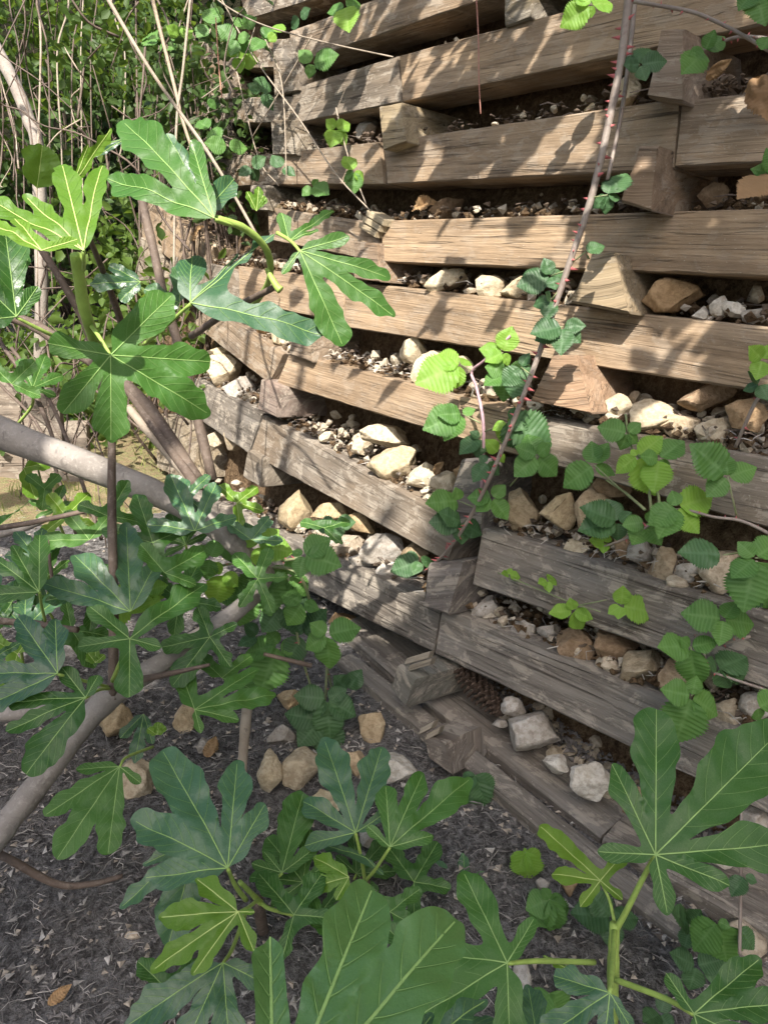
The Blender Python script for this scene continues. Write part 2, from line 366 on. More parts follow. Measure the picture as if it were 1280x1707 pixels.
heads = [  # front-face corners, protrusion
 ([(1103,48),(1138,47),(1136,172),(1080,163)], .035, TAN2), ([(1065,243),(1094,243),(1085,352),(1035,338)], .05, TAN2), ([(988,424),(1022,420),(1048,523),(950,505)], .03, TAN), ([(922,592),(960,592),(985,690),(884,670)], .03, TAN),
 ([(770,765),(815,765),(800,892),(735,880)], .005, GRY), ([(716,938),(772,936),(746,1026),(706,1012)], .03, GRY), ([(664,1108),(692,1132),(676,1180),(652,1150)], .075, GRY), ([(706,1226),(742,1240),(752,1292),(716,1266)], .095, GRY),
 ([(632,177),(669,172),(676,238),(640,250)], .035, TAN), ([(590,402),(628,405),(632,470),(590,466)], .02, TAN2), ([(490,540),(518,548),(518,604),(482,592)], .02, TAN2), ([(436,632),(464,645),(460,696),(430,684)], .03, MID), ([(414,750),(440,765),(432,812),(405,795)], .02, MID),
 ([(455,66),(492,62),(498,150),(458,160)], .01, DRK), ([(452,200),(492,200),(495,258),(455,258)], .015, DRK), ([(350,110),(385,108),(388,166),(352,168)], .01, DRK), ([(340,205),(375,205),(378,262),(342,262)], .01, DRK), ([(418,308),(446,308),(450,352),(420,350)], .015, DRK),
 ([(840,-30),(880,-45),(885,30),(842,45)], .0, DRK), ([(235,395),(262,410),(262,480),(228,470)], .02, MID), ([(262,690),(300,705),(306,800),(262,780)], .03, MID),
]
for q, off, t in heads:
    p = [hit(*c, off) for c in q]
    block('header_timber', p, .10 if q[0][1] > 1200 else .34, tuple(c * R_(.92, 1.08) for c in t), segs=4, ch=.004, rag=.002)
# end-grain strips on the two lowest headers, and the split block in the second column
def strip(a, b, off, wpx, parent=wall, name='split_strip'):
    A = hit(*a, off); Bb = hit(*b, off); up = UM * .006; return block(name, [A + up, Bb + up, Bb - up * 1.5, A - up * 1.5], wpx, (.44, .39, .31), segs=4, ch=.0015, rag=.0008)
for a, b in (((676,1102),(716,1090)), ((681,1113),(719,1101)), ((700,1218),(722,1206)), ((710,1228),(732,1216))):
    strip(a, b, .07 if a[1] < 1200 else .095, .012)
sb = thing('split_block', hit(622, 365, .03), 'small pale split wooden block resting in the gap beside the joint', 'wood block')
for i, (a, b) in enumerate((((612,350),(640,366)), ((606,360),(634,376)), ((600,370),(628,386)))):
    A = hit(*a, .02); Bb = hit(*b, .02)
    o = block('split_piece', [A, Bb, Bb - UM * .014, A - UM * .014], .05, (.55, .47, .32), segs=4, ch=.0015, rag=.001)
    o.parent = sb; o.matrix_basis = Matrix.Translation(-sb.location)

# ---------------------------------------------------------------- rubble stones
def rock_mesh(seed, angular=1.0):
    rnd = random.Random(seed); bm = bmesh.new(); bmesh.ops.create_icosphere(bm, subdivisions=4, radius=1.0)
    pl = []
    for k in range(int(20 * angular)):
        n = Vector((rnd.gauss(0, 1), rnd.gauss(0, 1), rnd.gauss(0, 1))).normalized(); pl.append((n, rnd.uniform(.46, .80)))
    for v in bm.verts:
        p = v.co.copy()
        for n, d in pl:
            e = p.dot(n) - d
            if e > 0: p -= n * e * .985
        q = p * 1.0
        p *= 1 + .10 * noise.noise(q * 2.1 + Vector((seed, 0, 0))) + .05 * noise.noise(q * 5 + Vector((0, seed, 0))) + .035 * abs(noise.noise(q * 9)) + .02 * noise.noise(q * 21)
        v.co = p * 1.28
    me = bpy.data.meshes.new('rubble_stone'); bm.to_mesh(me); bm.free(); me.shade_smooth(); me.materials.append(STONE)
    return me
ROCKS = [rock_mesh(i + 3) for i in range(12)]
ORD = ['first', 'second', 'third', 'fourth', 'fifth', 'sixth', 'seventh', 'eighth', 'ninth', 'tenth', 'eleventh', 'twelfth', 'thirteenth', 'fourteenth']
def place_rock(px, py, wpx, hpx, off, label, group, tint=(1, 1, 1), gnd=False):
    if not gnd: py += hpx * .08; off -= .008
    p = ground(px, py + hpx * .25) if gnd else hit(px, py, off)
    d = (p - CAM).dot(FW)
    rw, rh = pxr(wpx, d) * .5, pxr(hpx, d) * .5
    o = bpy.data.objects.new('rubble_stone', random.choice(ROCKS)); COL.objects.link(o)
    zr = p.z if not gnd else rh * .55
    ax = RT; up = UP if not gnd else Vector((0, .35, .94)).normalized(); fw = ax.cross(up)
    rot = Matrix((ax, up, fw)).transposed().to_4x4()
    spin = Matrix.Rotation(R_(-.35, .35), 4, 'Z') @ Matrix.Scale(1, 4)
    # random choice of which raw axes face the camera, sizes as seen
    o.matrix_world = Matrix.Translation((p.x, p.y, zr)) @ rot @ spin @ Matrix.Diagonal((rw * 1.12, rh * 1.12, min(rw, rh) * 1.05, 1)) @ Matrix.Rotation(random.choice((0, 1, 2, 3)) * math.pi / 2, 4, random.choice('XYZ'))
    c = R_(.88, 1.1); o.color = (tint[0] * c, tint[1] * c, tint[2] * c, 1)
    tag(o, label, 'stone', group); return o
BRN = (.56, .44, .34); ORG = (.70, .52, .34); GY = (.78, .80, .86); WH = (1.1, 1.14, 1.2)
gaps = {
 'under the third lowest beam': ([(880,1215,84,76,GY),(930,1272,44,34,WH),(988,1292,66,50,WH),(835,1205,24,18,GY),(1060,1330,60,40,BRN),(1200,1420,60,44,WH),(1262,1360,50,46,GY),(855,1178,36,30,GY)], -.02),
 'above the third lowest beam': ([(812,1014,52,40,GY),(872,1048,46,38,GY),(962,1066,72,50,BRN),(1020,1075,80,50,BRN),(1066,1106,84,58,(.85,.78,.66)),(1126,1122,60,58,(.85,.7,.55)),(1210,1188,64,52,(1,.95,.86)),(1262,1180,50,40,GY),(915,1050,40,26,GY),(650,955,70,34,GY)], -.035),
 'right of the cane, above fourth lowest beam': ([(868,846,56,76,(.8,.7,.55)),(936,850,66,60,(.9,.8,.62)),(992,838,60,70,(.85,.72,.56)),(962,908,54,36,(1.,.96,.84)),(1064,916,50,50,GY),(1040,912,26,48,BRN),(1108,938,50,66,(.8,.7,.58)),(1150,958,60,50,GY),(1200,945,76,88,(.95,.88,.8)),(1256,975,60,60,GY),(1020,800,70,40,BRN)], -.035),
 'left of the cane, above fourth lowest beam': ([(640,722,84,38,(1.08,1.02,.9)),(662,764,70,52,(1.05,.96,.78)),(706,790,56,44,(1.08,1.05,.96)),(745,802,60,44,(1.1,1.06,.98)),(600,742,34,34,(1,.95,.85)),(775,788,34,34,ORG)], -.03),
 'below the fourth lowest beam': ([(494,852,64,70,(.95,.85,.66)),(552,850,60,40,(.9,.78,.58)),(600,866,50,38,(.85,.7,.5)),(640,914,70,46,GY),(582,908,60,44,(.9,.85,.8)),(610,936,60,40,GY),(548,918,60,44,GY),(690,925,50,40,(.8,.7,.55)),(570,1040,70,40,ORG)], -.03),
 'above the fifth lowest beam': ([(1030,675,60,46,(1.08,1.04,.92)),(1092,694,84,66,(1.08,1.0,.84)),(1142,708,70,48,(1.05,.95,.8)),(1192,722,76,50,(1,.94,.82)),(1244,690,70,56,(.8,.62,.45)),(1266,748,44,28,GY),(1170,660,80,40,BRN),(720,612,64,46,(1.06,1.0,.86)),(690,584,50,46,(1.05,.98,.84)),(765,606,56,36,(1.05,1,.86))], -.035),
 'near the far left beam ends': ([(470,556,36,50,(1.05,.98,.8)),(372,612,64,48,(1.05,.98,.84)),(398,648,54,42,GY),(428,520,46,36,BRN),(440,545,36,30,ORG),(366,590,40,26,(1,.9,.7)),(392,726,40,34,(1,.92,.8)),(360,730,36,30,(1.05,1,.9))], -.03),
 'above the sixth lowest beam': ([(1112,490,100,58,ORG),(752,462,66,36,(1.06,1,.86)),(822,474,64,38,(1.06,1,.86)),(862,482,50,34,(1,.93,.78)),(1200,508,34,30,WH),(1226,516,40,26,WH),(1170,522,36,20,WH),(1254,524,40,24,GY),(905,440,40,26,BRN)], -.035),
 'near the top beams': ([(1045,150,46,52,(1.05,1.0,.88)),(1056,120,30,36,(.95,.9,.8)),(985,180,24,18,(1,.9,.7)),(612,215,38,38,GY),(1190,325,50,40,BRN),(745,345,60,36,BRN)], -.06),
}
for where, (lst, off) in gaps.items():
    for i, (px, py, wp, hp, t) in enumerate(sorted(lst)):
        place_rock(px, py, wp, hp, off, '%s rubble stone from left in the gap %s' % (ORD[i], where), 'rubble stones in the wall', t)
gr = [(450,1290,48,68,(1,.93,.78)),(500,1280,62,74,(.98,.92,.8)),(660,1282,70,48,WH),(592,1270,50,40,(.95,.8,.62)),(620,1210,44,64,(.9,.78,.6)),(545,1338,44,44,(1.0,.92,.74)),(232,1296,66,64,(.95,.88,.76)),(196,1198,54,52,(.85,.74,.56)),(312,1196,44,50,(.9,.78,.6)),(484,1166,34,34,(.9,.75,.55)),(520,1190,60,40,(.8,.65,.5)),(470,1225,44,34,GY),(944,1462,36,40,(.75,.58,.42)),(868,1632,36,56,GY),(615,1398,30,30,GY),(222,1560,26,17,(.95,.9,.85)),(905,1475,22,18,GY),(640,1330,30,30,(.95,.85,.65)),(1240,1560,60,60,(.8,.76,.7)),(340,1245,30,24,GY)]
for i, (px, py, wp, hp, t) in enumerate(sorted(gr)):
    nm = (ORD + ['fifteenth', 'sixteenth', 'seventeenth', 'eighteenth', 'nineteenth', 'twentieth'])[i]
    place_rock(px, py, wp, hp, 0, '%s loose stone from the left lying on the mulch ground' % nm, 'loose stones on the ground', t, True)

# ---------------------------------------------------------------- small litter (uncountable)
def litter(name, pts, m, label, size=(.004, .012), flat=.6, n=6, elong=1.0):
    V = []; F = []
    for p in pts:
        s = R_(*size); b = len(V)
        rot = Matrix.Rotation(R_(0, 6.3), 3, 'Z') @ Matrix.Rotation(R_(-.7, .7), 3, 'X')
        ring = [(math.cos(a * 2.1) * s * R_(.7, 1.2) * elong, math.sin(a * 2.1) * s * R_(.7, 1.2), 0) for a in range(3)]
        for q in ring: V.append(p + rot @ Vector(q))
        V.append(p + rot @ Vector((R_(-.3, .3) * s, R_(-.3, .3) * s, s * flat))); V.append(p + rot @ Vector((0, 0, -s * flat)))
        for k in range(3):
            F.append((b + k, b + (k + 1) % 3, b + 3)); F.append((b + (k + 1) % 3, b + k, b + 4))
    o = new(name, mesh(name, V, F, False), m); return tag(o, label, name.replace('_', ' '), kind='stuff')
def sticks(name, pts, m, label, ln=(.01, .05), r=(.0006, .0018)):
    V = []; F = []
    for p in pts:
        l = R_(*ln); a = R_(0, 6.3); d = Vector((math.cos(a), math.sin(a), R_(-.12, .22))); s = Vector((-d.y, d.x, 0)); rr = R_(*r); b = len(V)
        bend = Vector((R_(-.2, .2), R_(-.2, .2), R_(0, .15))) * l
        for t, k in ((-.5, .6), (0, 1), (.5, .5)):
            c = p + d * l * t + bend * (1 - abs(t) * 2)
            V += [c + s * rr * k, c + Vector((0, 0, rr * 1.5 * k)), c - s * rr * k]
        for i in (0, 1):
            for k in range(3):
                k2 = (k + 1) % 3; F.append((b + i * 3 + k, b + i * 3 + k2, b + i * 3 + 3 + k2, b + i * 3 + 3 + k))
    o = new(name, mesh(name, V, F, False), m); return tag(o, label, name.replace('_', ' '), kind='stuff')
def gpts(n, x0, x1, y0, y1, dz=.003, fn=None):
    out = []
    while len(out) < n:
        x, y = R_(x0, x1), R_(y0, y1)
        if fn is None or fn(x, y): out.append(Vector((x, y, gz(x, y) + dz)))
    return out
near = lambda x, y: random.random() < 1.25 - .45 * y and (x < .12 or y < 1.3)
sticks('mulch_twig', gpts(15000, -1.3, .75, .25, 2.4, .004, near), CHAR, 'dark twigs and bark shreds covering the ground', (.005, .024), (.0004, .0013))
sticks('straw', gpts(2800, -1.3, .75, .25, 2.4, .008, near), CHIP, 'thin pale straw bits over the mulch', (.006, .028), (.0004, .0008))
litter('mulch_chip', gpts(6000, -1.3, .75, .25, 2.4, .002, near), CHAR, 'dark crumbs of bark mulch on the ground', (.0015, .005), .45, elong=1.6)
litter('gravel', gpts(2000, -1.2, .7, .3, 2.2, .003, near), GRIT, 'small pale grit scattered on the mulch', (.0025, .0075), .55)
litter('chip', gpts(1500, -1.2, .7, .3, 2.2, .004, near), CHIP, 'light brown wood chips on the mulch', (.002, .006), .25, elong=1.8)
# rubble crumbs, needles and soil lodged on top of the beams
def ledge(n, inset=(.0, .05), dz=(.002, .012), idx=None):
    out = []
    nh = Vector((NM.x, NM.y, 0)).normalized()
    for k in range(n):
        q = HITB[random.choice(idx)] if idx else random.choice(HITB[11:])
        t = random.random(); p = q[0].lerp(q[1], t) - nh * R_(*inset); p.z += R_(*dz) - .12 * 0
        out.append(p)
    return out
litter('gap_rubble', ledge(1100, (.03, .11), (-.004, .02), list(range(17, 28))), GRIT, 'crumbled stone chips lodged on the beam tops', (.003, .010), .7)
litter('rubble_chip', ledge(380, (.03, .12), (.0, .02), list(range(15, 28))), STONE, 'broken limestone chips between the larger rubble stones', (.007, .016), .75)
litter('gap_clod', ledge(1500, (.015, .09), (-.004, .016), list(range(15, 28))), SOIL, 'dry brown clods burying the rubble behind the beams', (.005, .014), .7)
litter('gap_soil', ledge(2200, (.02, .11), (-.004, .03), list(range(10, 28))), plain('gap_litter', (.10, .075, .055), .95, .6, 40), 'dark crumbs of soil and litter in the wall gaps', (.003, .011), .6)
sticks('pine_needle', ledge(420, (.01, .09), (.002, .02), list(range(18, 28))), CHIP, 'dry needles and straw caught on the beams', (.012, .05), (.0005, .0012))
sticks('gap_twig', ledge(500, (.03, .1), (.0, .03), list(range(10, 28))), TWIG, 'dark twig litter inside the wall gaps', (.015, .06), (.0008, .002))
# grit strip between the two lowest beams
def strip_pts(n):
    out = []
    A = [hit(580, 1085, .0), hit(715, 1205, .0), hit(870, 1310, .0), hit(1000, 1405, 0), hit(1330, 1600, .0)]
    nh = Vector((NM.x, NM.y, 0)).normalized()
    for k in range(n):
        f = random.random() * 3.999; i = int(f); p = A[i].lerp(A[i + 1], f - i) + nh * R_(.005, .075); p.z += -.026 + R_(0, .009); out.append(p)
    return out
litter('grit_strip', strip_pts(4200), plain('dark_grit', (.12, .10, .085), .95, .6, 40), 'dark gravelly soil between the two lowest beams', (.003, .008), .6)  # darker grit colour, setting the strip off from the beams
litter('pale_grit', strip_pts(900), GRIT, 'pale grit between the two lowest beams', (.002, .006), .6)
nh_ = Vector((NM.x, NM.y, 0)).normalized()
A_ = [hit(*c, .0) for c in ((560,1050),(715,1170),(870,1290),(1000,1395),(1360,1600))]
V = []; F = []
for i, p in enumerate(smooth_path(A_, 14)):
    for k in range(7):
        q = p + nh_ * (.09 * k / 6 - .012); q.z += -.032 + .006 * noise.noise(q * 40); V.append(q)
nS = len(V) // 7
for i in range(nS - 1):
    for k in range(6): F.append((i * 7 + k, i * 7 + k + 1, (i + 1) * 7 + k + 1, (i + 1) * 7 + k))
tag(new('soil_ledge', mesh('soil_ledge', V, F), MULCH), kind='structure')

def rubble(name, pts, label, size):
    bm = bmesh.new(); bmesh.ops.create_icosphere(bm, subdivisions=2, radius=1.0); bv = [v.co.copy() for v in bm.verts]; bf = [tuple(v.index for v in f.verts) for f in bm.faces]; bm.free()
    V = []; F = []
    for p in pts:
        pl = [(Vector((random.gauss(0, 1), random.gauss(0, 1), random.gauss(0, 1))).normalized(), R_(.4, .8)) for k in range(11)]
        s_ = R_(*size) * random.choice((.7, 1, 1, 1.3)); sx, sy, sz = s_ * R_(.8, 1.5), s_ * R_(.7, 1.1), s_ * R_(.6, 1.0); rt = Matrix.Rotation(R_(0, 6.3), 3, 'Z') @ Matrix.Rotation(R_(-.6, .6), 3, 'X'); b = len(V)
        for c in bv:
            q = c.copy()
            for n_, d_ in pl:
                e = q.dot(n_) - d_
                if e > 0: q -= n_ * e
            V.append(p + rt @ Vector((q.x * sx, q.y * sy, q.z * sz)))
        F += [tuple(b + i for i in f) for f in bf]
    o = new(name, mesh(name, V, F, True, 28), STONE); o.color = (.95, .92, .86, 1); return tag(o, label, 'rubble', kind='stuff')
nh_0 = Vector((NM.x, NM.y, 0)).normalized()
def pile(n, idx, ins=(.02, .13)):
    out = []; nh = Vector((NM.x, NM.y, 0)).normalized()
    for k in range(n):
        q = HITB[random.choice(idx)]; t = random.random(); d = R_(*ins)
        if noise.noise(q[0].lerp(q[1], t) * 9) < -.18: continue
        p = q[0].lerp(q[1], t) - nh * d; p.z += R_(-.004, .012) + (d - ins[0]) * R_(.05, .42); out.append(p)
    return out
rubble('rubble_fill', pile(620, [14, 15, 17, 18, 19, 19, 20, 21, 21, 22, 22, 23, 24, 24, 25, 25, 26, 26, 27, 27]), 'loose cream rubble spilling in the gaps between the beams', (.009, .020))
LOWB = [[hit(*c, o_) for c in q] for q, o_, d_ in low[:3]]
HITB.extend(LOWB); nL = len(HITB)
rubble('base_rubble', pile(150, [nL - 2, nL - 2, nL - 2, nL - 1], (.085, .17)), 'grey rubble behind the second lowest beam', (.008, .018))
litter('base_soil', [p_ - nh_0 * .095 for p_ in ledge(1800, (.0, .07), (-.002, .03), [nL - 2, nL - 2, nL - 1])], CHAR, 'dark soil crumbs behind the second lowest beam', (.003, .009), .6)
rubble('upper_rubble', pile(70, [9, 12, 16, 16, 16]), 'scattered small rubble in the gaps between the top beams', (.006, .014))
# ---------------------------------------------------------------- pine cone
pc = thing('pine_cone', hit(806, 1160, -.035), 'open brown pine cone lying in the gap beside the stones', 'pine cone')
ca, cb = hit(768, 1118, -.035), hit(838, 1192, -.03); cax = (cb - ca); cl = cax.length; cax.normalize()
e1 = cax.cross(Vector((0, 0, 1))).normalized(); e2 = cax.cross(e1)
tube('core', [ca, ca.lerp(cb, .5), cb], .008, .004, CONE, pc, 8)
V = []; F = []
for k in range(120):
    t = k / 120; an = k * 2.39996; r = .021 * math.sin(math.pi * min(1, (.12 + t * .88))) ** .6 + .004
    c = ca + cax * cl * t; rd = e1 * math.cos(an) + e2 * math.sin(an); sd = cax.cross(rd); b = len(V)
    tipp = c + rd * r - cax * .003
    V += [c + rd * r * .3 - sd * .002, c + rd * r * .3 + sd * .002, tipp + sd * .0055, tipp + cax * .0022 + rd * .002, tipp - sd * .0055, tipp - cax * .002]
    F += [(b, b + 1, b + 2, b + 3), (b, b + 3, b + 4), (b + 2, b + 1, b + 5), (b + 4, b + 5, b), (b, b + 5, b + 1), (b + 2, b + 5, b + 4, b + 3)]
new('scales', mesh('scales', V, F, False), CONE, pc)

# ---------------------------------------------------------------- fig leaves
def crom(P, n=6, closed=True):
    out = []; m = len(P)
    for i in range(m):
        a, b, c, d = P[(i - 1) % m], P[i], P[(i + 1) % m], P[(i + 2) % m]
        for k in range(n):
            t = k / n; out.append(.5 * ((2 * b) + (c - a) * t + (2 * a - 5 * b + 4 * c - d) * t * t + (3 * b - a - 3 * c + d) * t ** 3))
    return out
def inside(p, poly):
    c = False; j = len(poly) - 1
    for i in range(len(poly)):
        a, b = poly[i], poly[j]
        if (a.y > p.y) != (b.y > p.y) and p.x < (b.x - a.x) * (p.y - a.y) / (b.y - a.y) + a.x: c = not c
        j = i
    return c
def fig_leaf(parent, base, depth, tips, m=None, tilt=(0, .25), droop=.18, wr=.19, sinus=.40, pet=None, vm=None, petr=5.0, cup=.10, wave=.052, capf=.9, vr=1.0):
    m = m or FIG; vm = vm or (VEINY if m is FIGY else VEIN)
    O = at(*base, depth); v = (O - CAM).normalized()
    N = (-v + RT * tilt[0] + UP * tilt[1]).normalized()
    ex = (RT - N * RT.dot(N)).normalized(); ey = N.cross(ex)
    T = []
    for tp in tips:
        r = ray(tp[0], tp[1]); t = (O - CAM).dot(N) / r.dot(N); p = CAM + r * t - O
        q = Vector((p.dot(ex), p.dot(ey))); T.append((math.atan2(q.y, q.x), q.length, tp[2] if len(tp) > 2 else wr))
    T.sort()
    # rotate so the largest angular gap is the basal one
    n = len(T); gapsz = [((T[(i + 1) % n][0] - T[i][0]) % (2 * math.pi) if n > 1 else 6.28) for i in range(n)]
    g = gapsz.index(max(gapsz)); T = T[g + 1:] + T[:g + 1]
    Lm = max(t[1] for t in T); ph = R_(0, 50)
    P = []; sinus *= .76
    def pol(a, r): return Vector((math.cos(a) * r, math.sin(a) * r))
    for i, (th, L, wl) in enumerate(T):
        A = pol(th, 1); S = Vector((-A.y, A.x)); W = wl * L * (.93 if n > 1 else 1.35)
        gm = min([(T[i][0] - T[i - 1][0]) % (2 * math.pi)] * (i > 0) + [(T[(i + 1) % n][0] - T[i][0]) % (2 * math.pi)] * (i < n - 1) + [1.4]); W = min(W, L * .74 * math.tan(gm / 2) * capf)
        if i == 0:
            gp_ = max(gapsz); P.append(pol(th - min(.5, gp_ / 2.2), .05 * L)); P.append(A * .22 * L - S * W * .8)
        else:
            tp, Lp, _ = T[i - 1]; dth = (th - tp) % (2 * math.pi)
            sf = sinus * (1.0 if dth > .55 else 1.25); P.append(pol(tp + dth / 2, min(L, Lp) * min(.75, sf * R_(.9, 1.12))))
        j = lambda: R_(.92, 1.08)
        P += [A * .50 * L - S * W * .78 * j(), A * .70 * L - S * W * j(), A * .86 * L - S * W * .80 * j(), A * .955 * L - S * W * .42, A * L, A * .955 * L + S * W * .42, A * .86 * L + S * W * .80 * j(), A * .70 * L + S * W * j(), A * .50 * L + S * W * .78 * j()]
        if i == n - 1:
            P.append(A * .22 * L + S * W * .8); P.append(pol(th + min(.5, max(gapsz) / 2.2), .05 * L))
    C = crom(P, 9); out = []; cum = 0.0
    for i, p in enumerate(C):
        tn = (C[(i + 1) % len(C)] - C[i - 1]); tn.normalize() if tn.length > 0 else None
        nr = Vector((tn.y, -tn.x)); cum += (p - C[i - 1]).length if i else 0; s = cum / (.034 * Lm)
        sc_ = min(1, p.length / (.5 * Lm)) ** 2
        out.append(p + nr * (math.sin(s + ph + 2.5 * noise.noise(Vector((s * .2, ph, 3)))) * .010 * (1 + noise.noise(Vector((s * .3, ph, 9)))) + .045 * noise.noise(Vector((s * .19, ph, 0)))) * Lm * sc_)
    stp = .032 * Lm; pts = list(out); ne = len(out); y = -Lm * 1.2; row = 0
    bx0 = min(p.x for p in out); bx1 = max(p.x for p in out); by0 = min(p.y for p in out); by1 = max(p.y for p in out)
    y = by0
    while y < by1:
        x = bx0 + (stp / 2 if row % 2 else 0)
        while x < bx1:
            q = Vector((x + R_(-.1, .1) * stp, y + R_(-.1, .1) * stp))
            if inside(q, out): pts.append(q)
            x += stp
        y += stp * .87; row += 1
    ax_ = [(pol(t[0], 1), t[1]) for t in T]
    for A, L in ax_:
        k = .06
        while k < .96: pts.append(A * k * L); k += .05
    res = delaunay_2d_cdt(pts, [(i, (i + 1) % ne) for i in range(ne)], [list(range(ne))], 1, 1e-7)
    vs, fs = res[0], res[2]
    dr = droop * R_(1.0, 1.7)
    def surf(q):
        best = 1e9; r = q.length
        for A, L in ax_:
            k = max(0, min(L, q.dot(A))); dd = (q - A * k).length
            if dd < best: best = dd; kb = k / L; Lb = L
        pil = abs(math.sin(math.pi * (kb * 8.3 + .35 - best / Lb * 4.6))) * min(1, best / (.05 * Lm)) * .0075 * Lm * min(1, r / (.25 * Lm))
        z = pil + cup * best * (1.2 - .9 * math.exp(-r / (.2 * Lm))) * 1.6 - dr * (r / Lm) ** 2 * Lm * .8
        z += wave * Lm * noise.noise(Vector((q.x / Lm * 4.2, q.y / Lm * 4.2, ph))) * min(1, r / (.3 * Lm))
        return z
    def W3(q, lift=0): return O + ex * q.x + ey * q.y + N * (surf(q) + lift)
    me = mesh('leaf', [W3(q) for q in vs], [tuple(f) for f in fs])
    if me.polygons and sum(p.normal.dot(N) for p in me.polygons) < 0: me.flip_normals()
    o = new('leaf', me, m, parent)
    # veins: raised ribs on the blade
    VV = []; VF = []; VS = []
    def rib(pl, r0, r1, slot=0):
        b = len(VV); k = len(pl)
        for i, q in enumerate(pl):
            d = (pl[min(i + 1, k - 1)] - pl[max(i - 1, 0)]); d = d.normalized() if d.length > 0 else Vector((1, 0)); s = Vector((-d.y, d.x)); r = r0 + (r1 - r0) * i / (k - 1)
            VV.extend([W3(q - s * r, .0002 + .0045 * Lm), W3(q, .0002 + .0045 * Lm + r * .8), W3(q + s * r, .0002 + .0045 * Lm)])
        for i in range(k - 1):
            a = b + i * 3; VF.extend([(a, a + 1, a + 4, a + 3), (a + 1, a + 2, a + 5, a + 4)]); VS.extend([slot, slot])
    for A, L in ax_:
        wl = wr; S = Vector((-A.y, A.x)); rib([A * L * .975 * k / 20 for k in range(21)], .0048 * vr * Lm ** .5 * .34, .0003 * vr)
        for kk in (3.2, 5, 6.7, 8.4, 10, 11.5):
            for sg in (-1, 1):
                t = kk / 14 + sg * .02; st = A * L * t; dr_ = (A * .68 + S * sg * .73); pl = [st]
                for e in range(1, 10):
                    q = st + dr_ * (e * .03 * L) + A * (e * e * .0018 * L)
                    if not inside(q, out): break
                    near_other = any(B_ is not A and (q - B_ * max(0, min(L2, q.dot(B_)))).length < (q - A * max(0, q.dot(A))).length for B_, L2 in ax_)
                    if near_other: break
                    pl.append(q)
                if len(pl) > 2: rib(pl, .0012 * vr * Lm ** .5 * .5, .0002, 1)
    if VV:
        vme = mesh('veins', VV, VF); vme.materials.append(vm); vme.materials.append(VEIN2 if m is not FIGY else FIGY)
        for i_, pg in enumerate(vme.polygons): pg.material_index = VS[i_]
        new('veins', vme, None, o)
    if pet:
        pts3 = [O + N * .0 - N * .002] + [at(*q) for q in pet]
        Vp, Fp = tube_data(smooth_path(pts3, 6), pxr(petr, depth) * .42, pxr(petr, depth) * .6, 7, .06)
        new('petiole', mesh('petiole', Vp, Fp), PET, o)
    return o

tree = thing('fig_tree', ground(-60, 1450), 'fig tree with smooth grey limbs and lobed leaves reaching in from the left', 'tree')
def limb(pts, r0, r1, m=BARK, name='limb', par=tree, sides=10, knots=.12):
    P3 = [at(*p) for p in pts]; d0 = pts[0][2]; d1 = pts[-1][2]
    return tube(name, P3, pxr(r0, d0), pxr(r1, d1), m, par, sides, .12, 6, knots)
limb([(-760,1000,1.9),(-640,760,1.75),(-380,610,1.5),(-150,640,1.38),(-20,712,1.3),(110,762,1.28),(250,818,1.25),(345,868,1.23),(400,915,1.24),(440,962,1.28)], 24, 14)
limb([(-230,1760,.80),(-110,1550,.84),(-10,1400,.92),(70,1300,.98),(170,1175,1.04),(290,1092,1.1),(380,1030,1.15),(425,990,1.2),(446,955,1.28)], 27, 13)
limb([(-420,1290,1.34),(-200,1215,1.3),(-40,1195,1.25),(60,1185,1.22),(130,1165,1.2),(190,1150,1.12)], 14, 11)
limb([(-150,1480,.92),(-40,1432,.95),(0,1425,.95),(90,1472,.96),(150,1474,.97),(205,1460,.98)], 9, 4, TWIG, 'branch')
limb([(187,715,1.05),(187,860,1.05),(190,1000,1.04),(189,1165,1.04)], 6.5, 8, TWIG, 'branch')
limb([(185,1142,1.03),(260,1128,1.0),(350,1108,1.0)], 8, 2.5, TWIG, 'branch')
limb([(-300,480,1.6),(-40,520,1.5),(40,535,1.5),(110,575,1.45),(230,660,1.4),(330,800,1.3)], 9, 11, TWIG, 'branch')
limb([(200,630,1.42),(260,715,1.36),(330,812,1.28)], 7, 9, TWIG, 'branch')
limb([(215,680,1.4),(270,745,1.35),(325,808,1.3)], 7, 8, PALE, 'branch')
limb([(235,325,1.3),(255,410,1.28),(275,500,1.25),(305,600,1.25),(355,800,1.25)], 7, 8, TWIG, 'branch')
limb([(60,400,1.0),(110,480,1.02),(150,560,1.04),(187,720,1.05)], 6, 7, TWIG, 'branch')
limb([(145,385,.95),(190,500,1.1),(235,640,1.3)], 4, 6, TWIG, 'branch')
limb([(128,425,.74),(138,500,.78),(152,550,.82),(186,640,.95),(188,720,1.03)], 10, 8, PET, 'green_shoot')
limb([(360,364,.81),(410,382,.84),(446,420,.88),(448,470,.95),(415,520,1.05)], 6, 5, PET, 'green_shoot')
limb([(455,480,.92),(380,520,1.05),(320,560,1.2)], 5, 6, TWIG, 'branch')
limb([(0,880,1.2),(60,870,1.2),(150,850,1.2)], 5, 4, TWIG, 'branch')
limb([(-10,893,1.5),(40,880,1.48),(75,865,1.45)], 7, 6, BARK, 'branch')
limb([(0,1035,1.1),(60,1040,1.1),(130,1050,1.08)], 6, 5, TWIG, 'branch')
limb([(80,900,1.2),(85,950,1.2),(92,990,1.2)], 2.5, 3, TWIG, 'branch')
limb([(-20,540,1.6),(60,660,1.55),(110,790,1.5)], 4, 3, TWIG, 'branch')
limb([(20,580,1.55),(90,680,1.5),(160,870,1.4),(170,900,1.4)], 3, 3, TWIG, 'branch')
